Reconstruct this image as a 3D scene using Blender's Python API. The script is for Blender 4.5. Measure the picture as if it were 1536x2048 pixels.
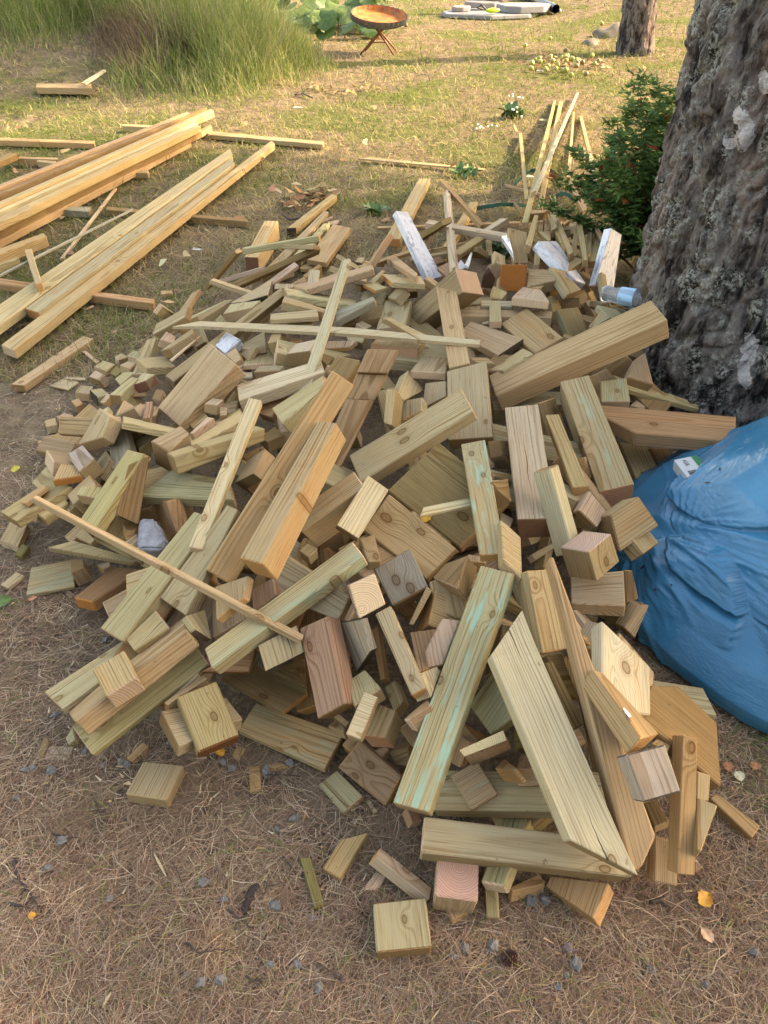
import bpy, bmesh, math, random
import numpy as np
from mathutils import Vector, Matrix, noise as mnoise

# ------------------------------------------------------------------ camera, sky, sun, exposure
scene = bpy.context.scene
for o in list(bpy.data.objects):
    bpy.data.objects.remove(o, do_unlink=True)
COL = scene.collection
R = math.radians
CAM = np.array([0.0, 0.0, 1.6])
PITCH = R(40.0)
FPX = 26.0 / 36.0 * 2048.0
cam = bpy.data.cameras.new("camera")
cam.lens = 26.0
cam.sensor_width = 36.0
cam.sensor_height = 36.0
cam.sensor_fit = 'VERTICAL'
cam.clip_start = 0.02
cam.clip_end = 600.0
camo = bpy.data.objects.new("camera", cam)
camo.location = CAM.tolist()
camo.rotation_euler = (math.pi / 2 - PITCH, 0, 0)
COL.objects.link(camo)
scene.camera = camo

SUN_DIR = Vector((0.84, 0.20, 0.54)).normalized()      # towards the sun
sun = bpy.data.lights.new("sun", 'SUN')
sun.energy = 2.1
sun.angle = R(0.6)
sun.color = (1.0, 0.93, 0.82)
suno = bpy.data.objects.new("sun", sun)
suno.rotation_euler = (-SUN_DIR).to_track_quat('-Z', 'Y').to_euler()
suno.location = (12, 3, 9)
COL.objects.link(suno)

world = bpy.data.worlds.new("World")
scene.world = world
world.use_nodes = True
wnt = world.node_tree
sky = wnt.nodes.new("ShaderNodeTexSky")
sky.sky_type = 'NISHITA'
sky.sun_disc = False
sky.sun_elevation = math.asin(SUN_DIR.z)
sky.sun_rotation = math.atan2(SUN_DIR.x, SUN_DIR.y)
sky.dust_density = 2.0
sky.ozone_density = 0.6
wnt.nodes["Background"].inputs[1].default_value = 0.15
wnt.links.new(sky.outputs[0], wnt.nodes["Background"].inputs[0])
scene.view_settings.view_transform = 'Standard'
scene.view_settings.look = 'None'
scene.view_settings.exposure = 2.72
scene.view_settings.gamma = 1.0
scene.view_settings.use_white_balance = True
scene.view_settings.white_balance_temperature = 9300
scene.view_settings.white_balance_tint = 14
scene.render.engine = 'CYCLES'
scene.cycles.use_denoising = True
scene.cycles.max_bounces = 6
scene.cycles.diffuse_bounces = 4
scene.cycles.transparent_max_bounces = 6

random.seed(7)
RNG = np.random.default_rng(11)

# ------------------------------------------------------------------ projection helpers (photo pixel grid 1536 x 2048)
FWD = np.array([0, math.cos(PITCH), -math.sin(PITCH)])
UPV = np.array([0, math.sin(PITCH), math.cos(PITCH)])
RGT = np.array([1.0, 0, 0])
def ray(px, py):
    return FWD + RGT * ((px - 768) / FPX) + UPV * ((1024 - py) / FPX)
def at_z(px, py, z=0.0):
    r = ray(px, py)
    return CAM + r * ((z - CAM[2]) / r[2])
def proj(P):
    v = np.asarray(P) - CAM
    d = v @ FWD
    return np.stack([768 + FPX * (v @ RGT) / d, 1024 - FPX * (v @ UPV) / d], -1)

# ------------------------------------------------------------------ small tools
def vnoise(x, y, seed=0):
    xi = np.floor(x).astype(np.int64); yi = np.floor(y).astype(np.int64)
    xf = x - xi; yf = y - yi
    u = xf * xf * (3 - 2 * xf); v = yf * yf * (3 - 2 * yf)
    def h(a, b):
        n = (a * 374761393 + b * 668265263 + seed * 1442695041) & 0x7fffffff
        n = ((n ^ (n >> 13)) * 1274126177) & 0x7fffffff
        return ((n ^ (n >> 16)) & 0xffff) / 65535.0
    return (h(xi, yi) * (1 - u) + h(xi + 1, yi) * u) * (1 - v) + (h(xi, yi + 1) * (1 - u) + h(xi + 1, yi + 1) * u) * v
def fbm(x, y, seed=0, oct=4):
    s = 0; a = 0.5
    for i in range(oct):
        s = s + a * vnoise(x * 2 ** i, y * 2 ** i, seed + i * 17); a *= 0.5
    return s / (1 - 0.5 ** oct)
def sstep(a, b, x):
    t = np.clip((x - a) / (b - a), 0, 1)
    return t * t * (3 - 2 * t)

def link(o, parent=None):
    COL.objects.link(o)
    if parent is not None:
        o.parent = parent
    return o
def mesh_obj(name, verts, faces, mat=None, parent=None, smooth=False):
    me = bpy.data.meshes.new(name)
    me.from_pydata([tuple(map(float, v)) for v in verts], [], faces)
    me.update()
    if smooth:
        me.polygons.foreach_set("use_smooth", [True] * len(me.polygons))
    if mat:
        me.materials.append(mat)
    return link(bpy.data.objects.new(name, me), parent)
def bm_obj(name, bm, mat=None, parent=None, smooth=False):
    me = bpy.data.meshes.new(name)
    bm.normal_update()
    bm.to_mesh(me); bm.free()
    if smooth:
        me.polygons.foreach_set("use_smooth", [True] * len(me.polygons))
    if mat:
        me.materials.append(mat)
    return link(bpy.data.objects.new(name, me), parent)
def empty(name, loc):
    o = bpy.data.objects.new(name, None)
    o.empty_display_size = 0.1
    o.location = [float(c) for c in loc]
    return link(o)
def tag(o, label, cat, group=None):
    o["label"] = label; o["category"] = cat
    if group: o["group"] = group
    return o
def kind(o, k):
    o["kind"] = k
    return o
def tube(bm, pts, radii, seg=8, cap=True):
    pts = [Vector(p) for p in pts]
    rings = []
    for i, p in enumerate(pts):
        d = (pts[min(i + 1, len(pts) - 1)] - pts[max(i - 1, 0)])
        d = d.normalized() if d.length > 1e-9 else Vector((0, 0, 1))
        a = d.orthogonal().normalized(); b = d.cross(a)
        if rings:                       # keep the frame from spinning
            ref = rings[-1][1]
            a = (ref - d * ref.dot(d))
            a = a.normalized() if a.length > 1e-6 else d.orthogonal().normalized()
            b = d.cross(a)
        vs = [bm.verts.new(p + (a * math.cos(t) + b * math.sin(t)) * radii[i]) for t in [2 * math.pi * k / seg for k in range(seg)]]
        rings.append((vs, a))
    for (r0, _), (r1, _) in zip(rings, rings[1:]):
        for k in range(seg):
            bm.faces.new((r0[k], r0[(k + 1) % seg], r1[(k + 1) % seg], r1[k]))
    if cap:
        bm.faces.new(rings[0][0][::-1]); bm.faces.new(rings[-1][0])
def lathe(bm, prof, seg=32, center=(0, 0, 0)):
    c = Vector(center); rings = []
    for r, z in prof:
        rings.append([bm.verts.new(c + Vector((r * math.cos(2 * math.pi * k / seg), r * math.sin(2 * math.pi * k / seg), z))) for k in range(seg)])
    for a, b in zip(rings, rings[1:]):
        for k in range(seg):
            bm.faces.new((a[k], a[(k + 1) % seg], b[(k + 1) % seg], b[k]))
    return rings

# ------------------------------------------------------------------ material tools
class NT:
    def __init__(self, name):
        self.m = bpy.data.materials.new(name); self.m.use_nodes = True
        self.t = self.m.node_tree; self.b = self.t.nodes["Principled BSDF"]
    def n(self, typ, **kw):
        nd = self.t.nodes.new(typ)
        for k, v in kw.items():
            setattr(nd, k, v)
        return nd
    def set(self, sock, v):
        if isinstance(v, bpy.types.NodeSocket): self.t.links.new(v, sock)
        elif v is not None: sock.default_value = v
    def math(self, op, a, b=None, c=None, clamp=False):
        nd = self.n("ShaderNodeMath", operation=op, use_clamp=clamp)
        self.set(nd.inputs[0], a); self.set(nd.inputs[1], b)
        if c is not None: self.set(nd.inputs[2], c)
        return nd.outputs[0]
    def vmath(self, op, a, b=None):
        nd = self.n("ShaderNodeVectorMath", operation=op)
        self.set(nd.inputs[0], a); self.set(nd.inputs[1], b)
        return nd.outputs[1] if op in ('LENGTH', 'DISTANCE', 'DOT_PRODUCT') else nd.outputs[0]
    def mix(self, f, a, b, blend='MIX'):
        nd = self.n("ShaderNodeMix", data_type='RGBA', blend_type=blend, clamp_factor=True)
        self.set(nd.inputs[0], f); self.set(nd.inputs[6], a); self.set(nd.inputs[7], b)
        return nd.outputs[2]
    def noise(self, vec, scale, detail=3, rough=0.55, dist=0.0):
        nd = self.n("ShaderNodeTexNoise")
        self.set(nd.inputs["Vector"], vec); nd.inputs["Scale"].default_value = scale
        nd.inputs["Detail"].default_value = detail; nd.inputs["Roughness"].default_value = rough
        nd.inputs["Distortion"].default_value = dist
        return nd.outputs[0]
    def ramp(self, f, stops):
        nd = self.n("ShaderNodeValToRGB"); self.set(nd.inputs[0], f)
        cr = nd.color_ramp
        while len(cr.elements) < len(stops): cr.elements.new(0.5)
        for e, (p, c) in zip(cr.elements, stops):
            e.position = p; e.color = c if len(c) == 4 else (*c, 1)
        return nd.outputs[0]
    def sm(self, x, a, b):
        nd = self.n("ShaderNodeMapRange", interpolation_type='SMOOTHSTEP')
        self.set(nd.inputs[0], x); self.set(nd.inputs[1], a); self.set(nd.inputs[2], b)
        return nd.outputs[0]
    def comb(self, x, y, z):
        nd = self.n("ShaderNodeCombineXYZ")
        for i, v in enumerate((x, y, z)): self.set(nd.inputs[i], v)
        return nd.outputs[0]
    def sep(self, v):
        nd = self.n("ShaderNodeSeparateXYZ"); self.set(nd.inputs[0], v); return nd.outputs
    def obj(self): return self.n("ShaderNodeTexCoord").outputs["Object"]
    def attr(self, name, typ='OBJECT'):
        return self.n("ShaderNodeAttribute", attribute_type=typ, attribute_name=name)
    def bump(self, h, strength, dist=0.01):
        nd = self.n("ShaderNodeBump"); self.set(nd.inputs["Height"], h)
        nd.inputs["Strength"].default_value = strength; nd.inputs["Distance"].default_value = dist
        self.t.links.new(nd.outputs[0], self.b.inputs["Normal"]); return nd
    def out(self, col=None, rough=None, metal=None, spec=None):
        self.set(self.b.inputs["Base Color"], col if isinstance(col, bpy.types.NodeSocket) or col is None else (*col, 1) if len(col) == 3 else col)
        self.set(self.b.inputs["Roughness"], rough); self.set(self.b.inputs["Metallic"], metal)
        self.set(self.b.inputs["Specular IOR Level"], spec)
        return self.m

def wood_material():
    T = NT("sawn wood")
    P = T.obj()
    info = T.n("ShaderNodeObjectInfo")
    rnd = info.outputs["Random"]; tint = info.outputs["Color"]
    seed = T.vmath('MULTIPLY', T.comb(rnd, rnd, rnd), (37.0, 91.0, 53.0))
    Q = T.vmath('ADD', P, seed)
    wl = T.noise(T.vmath('MULTIPLY', Q, (1.1, 5.0, 5.0)), 1.0, 2)
    wl2 = T.noise(T.vmath('MULTIPLY', Q, (4.0, 26.0, 26.0)), 1.0, 2)
    x, y, z = T.sep(P)
    pith = T.sep(T.attr("pith").outputs["Vector"])
    dy = T.math('SUBTRACT', y, pith[0]); dz = T.math('SUBTRACT', z, pith[1])
    r = T.math('SQRT', T.math('ADD', T.math('MULTIPLY', dy, dy), T.math('MULTIPLY', dz, dz)))
    r = T.math('ADD', r, T.math('MULTIPLY', T.math('SUBTRACT', wl, 0.5), 0.020))
    r = T.math('ADD', r, T.math('MULTIPLY', T.math('SUBTRACT', wl2, 0.5), 0.0030))
    core = None; halo = None
    for nm in ("knota", "knotb"):
        k = T.sep(T.attr(nm).outputs["Vector"])             # x, y, radius
        kx = T.math('MULTIPLY', T.math('SUBTRACT', x, k[0]), 0.62)
        ky = T.math('SUBTRACT', y, k[1])
        d = T.math('SQRT', T.math('ADD', T.math('MULTIPLY', kx, kx), T.math('MULTIPLY', ky, ky)))
        d = T.math('ADD', d, T.math('MULTIPLY', T.math('SUBTRACT', wl2, 0.5), 0.004))
        q = T.math('DIVIDE', d, T.math('MAXIMUM', k[2], 0.0005))
        g = T.math('POWER', 2.718, T.math('MULTIPLY', T.math('MULTIPLY', q, q), -0.14))
        r = T.math('ADD', r, T.math('MULTIPLY', g, T.math('MULTIPLY', k[2], 1.7)))
        c = T.math('MULTIPLY', T.sm(q, 1.12, 0.95), T.math('ADD', 0.45, T.math('MULTIPLY', T.sm(q, 0.55, 0.95), 0.55))); hl = T.sm(q, 2.4, 0.9)
        core = c if core is None else T.math('MAXIMUM', core, c)
        halo = hl if halo is None else T.math('MAXIMUM', halo, hl)
    rw = T.attr("ringw").outputs["Fac"]
    f = T.math('DIVIDE', r, rw)
    f = T.math('ADD', f, T.math('MULTIPLY', T.noise(T.comb(T.math('MULTIPLY', f, 0.5), rnd, 0.0), 1.0, 2), 1.6))
    fr = T.math('FRACT', f)
    late = T.math('MULTIPLY', T.sm(fr, 0.42, 0.84), T.sm(fr, 1.0, 0.92))
    fib = T.noise(T.vmath('MULTIPLY', Q, (9.0, 420.0, 420.0)), 1.0, 3)
    fib2 = T.noise(T.vmath('MULTIPLY', Q, (3.0, 60.0, 60.0)), 1.0, 3)
    blot = T.noise(T.vmath('MULTIPLY', Q, (4.0, 9.0, 9.0)), 1.0, 3)
    # face colour
    dark = T.mix(1.0, tint, (0.52, 0.415, 0.305, 1), 'MULTIPLY')
    rv = T.noise(T.comb(T.math('MULTIPLY', f, 0.9), T.math('MULTIPLY', x, 1.5), rnd), 1.0, 2)
    contrast = T.math('MULTIPLY', T.math('ADD', 0.10, T.math('MULTIPLY', blot, 0.80)), T.math('ADD', 0.40, T.math('MULTIPLY', T.sm(rv, 0.35, 0.65), 1.0)))
    face = T.mix(T.math('MULTIPLY', late, contrast), tint, dark)
    face = T.mix(T.sm(fib, 0.46, 0.78), face, T.mix(1.0, face, (0.66, 0.59, 0.50, 1), 'MULTIPLY'))
    face = T.mix(T.math('MULTIPLY', T.sm(fib2, 0.45, 0.8), 0.5), face, T.mix(1.0, face, (1.18, 1.13, 1.02, 1), 'MULTIPLY'))
    warm = T.noise(T.vmath('MULTIPLY', Q, (2.2, 14.0, 14.0)), 1.0, 2)
    face = T.mix(T.math('MULTIPLY', T.sm(warm, 0.52, 0.75), 0.5), face, T.mix(1.0, face, (1.10, 0.86, 0.66, 1), 'MULTIPLY'))
    face = T.mix(T.math('MULTIPLY', T.sm(warm, 0.46, 0.25), 0.45), face, T.mix(1.0, face, (0.90, 0.96, 0.88, 1), 'MULTIPLY'))
    # copper-green preservative streaks
    st = T.attr("stain").outputs["Fac"]
    sn = T.noise(T.vmath('MULTIPLY', Q, (6.0, 46.0, 20.0)), 1.0, 4, 0.62, 0.4)
    sb = T.noise(T.vmath('MULTIPLY', Q, (3.0, 14.0, 10.0)), 1.0, 2)
    sm_ = T.math('MULTIPLY', T.math('MULTIPLY', T.sm(sn, 0.50, 0.62), T.sm(sb, 0.38, 0.55)), T.math('MULTIPLY', st, 0.75, clamp=True))
    face = T.mix(sm_, face, (0.27, 0.43, 0.31, 1))
    face = T.mix(T.math('MULTIPLY', halo, 0.32), face, dark)
    face = T.mix(T.math('MULTIPLY', core, 0.9), face, T.mix(1.0, tint, (0.38, 0.26, 0.17, 1), 'MULTIPLY'))
    kr = T.math('FRACT', T.math('MULTIPLY', f, 1.0))
    # small dark pits, nail holes and grime
    spots = T.noise(Q, 55.0, 2)
    face = T.mix(T.math('MULTIPLY', T.sm(spots, 0.70, 0.78), 0.6), face, T.mix(1.0, face, (0.45, 0.38, 0.32, 1), 'MULTIPLY'))
    grime = T.noise(Q, 5.0, 5, 0.65)
    face = T.mix(T.math('MULTIPLY', T.sm(grime, 0.55, 0.8), 0.35), face, T.mix(1.0, face, (0.55, 0.50, 0.42, 1), 'MULTIPLY'))
    # drying cracks
    ck = T.attr("crack").outputs["Fac"]
    cd = T.math('ABSOLUTE', T.math('SUBTRACT', T.math('ADD', y, T.math('MULTIPLY', T.math('SUBTRACT', T.noise(T.vmath('MULTIPLY', Q, (9.0, 1.0, 1.0)), 1.0, 3), 0.5), 0.016)), ck))
    cw = T.math('MULTIPLY', T.sm(T.noise(T.vmath('MULTIPLY', Q, (3.5, 1.0, 1.0)), 1.0, 1), 0.40, 0.66), 0.0020)
    crk = T.sm(cd, cw, T.math('MULTIPLY', cw, 0.45))
    face = T.mix(T.math('MULTIPLY', crk, 0.88), face, (0.035, 0.024, 0.015, 1))
    saw = T.noise(T.vmath('MULTIPLY', Q, (160.0, 4.0, 4.0)), 1.0, 2)
    face = T.mix(T.math('MULTIPLY', T.sm(saw, 0.5, 0.8), T.math('MULTIPLY', T.sm(blot, 0.5, 0.7), 0.4)), face, T.mix(1.0, face, (0.74, 0.68, 0.6, 1), 'MULTIPLY'))
    # end grain
    endc = T.attr("endc").outputs["Color"]
    edark = T.mix(1.0, endc, (0.62, 0.48, 0.36, 1), 'MULTIPLY')
    en = T.noise(Q, 260.0, 2)
    end = T.mix(T.math('MULTIPLY', late, 0.75), endc, edark)
    end = T.mix(T.math('MULTIPLY', en, 0.45), end, edark)
    ray_ = T.noise(Q, 22.0, 4, 0.6)
    end = T.mix(T.math('MULTIPLY', T.sm(ray_, 0.5, 0.75), 0.45), end, T.mix(1.0, end, (1.25, 1.1, 0.95, 1), 'MULTIPLY'))
    vt = T.n("ShaderNodeVectorTransform", vector_type='NORMAL', convert_from='WORLD', convert_to='OBJECT')
    T.t.links.new(T.n("ShaderNodeNewGeometry").outputs["True Normal"], vt.inputs[0])
    nx = T.math('ABSOLUTE', T.sep(vt.outputs[0])[0])
    isend = T.sm(nx, 0.55, 0.72)
    colr = T.mix(isend, face, end)
    h = T.math('ADD', T.math('MULTIPLY', late, 0.5), T.math('ADD', T.math('MULTIPLY', fib, 0.6), T.math('SUBTRACT', T.math('MULTIPLY', T.math('MULTIPLY', en, isend), 1.2), T.math('MULTIPLY', crk, 3.0))))
    T.bump(h, 0.35, 0.0016)
    return T.out(colr, 0.8, 0, 0.06)
WOOD = wood_material()

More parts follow.
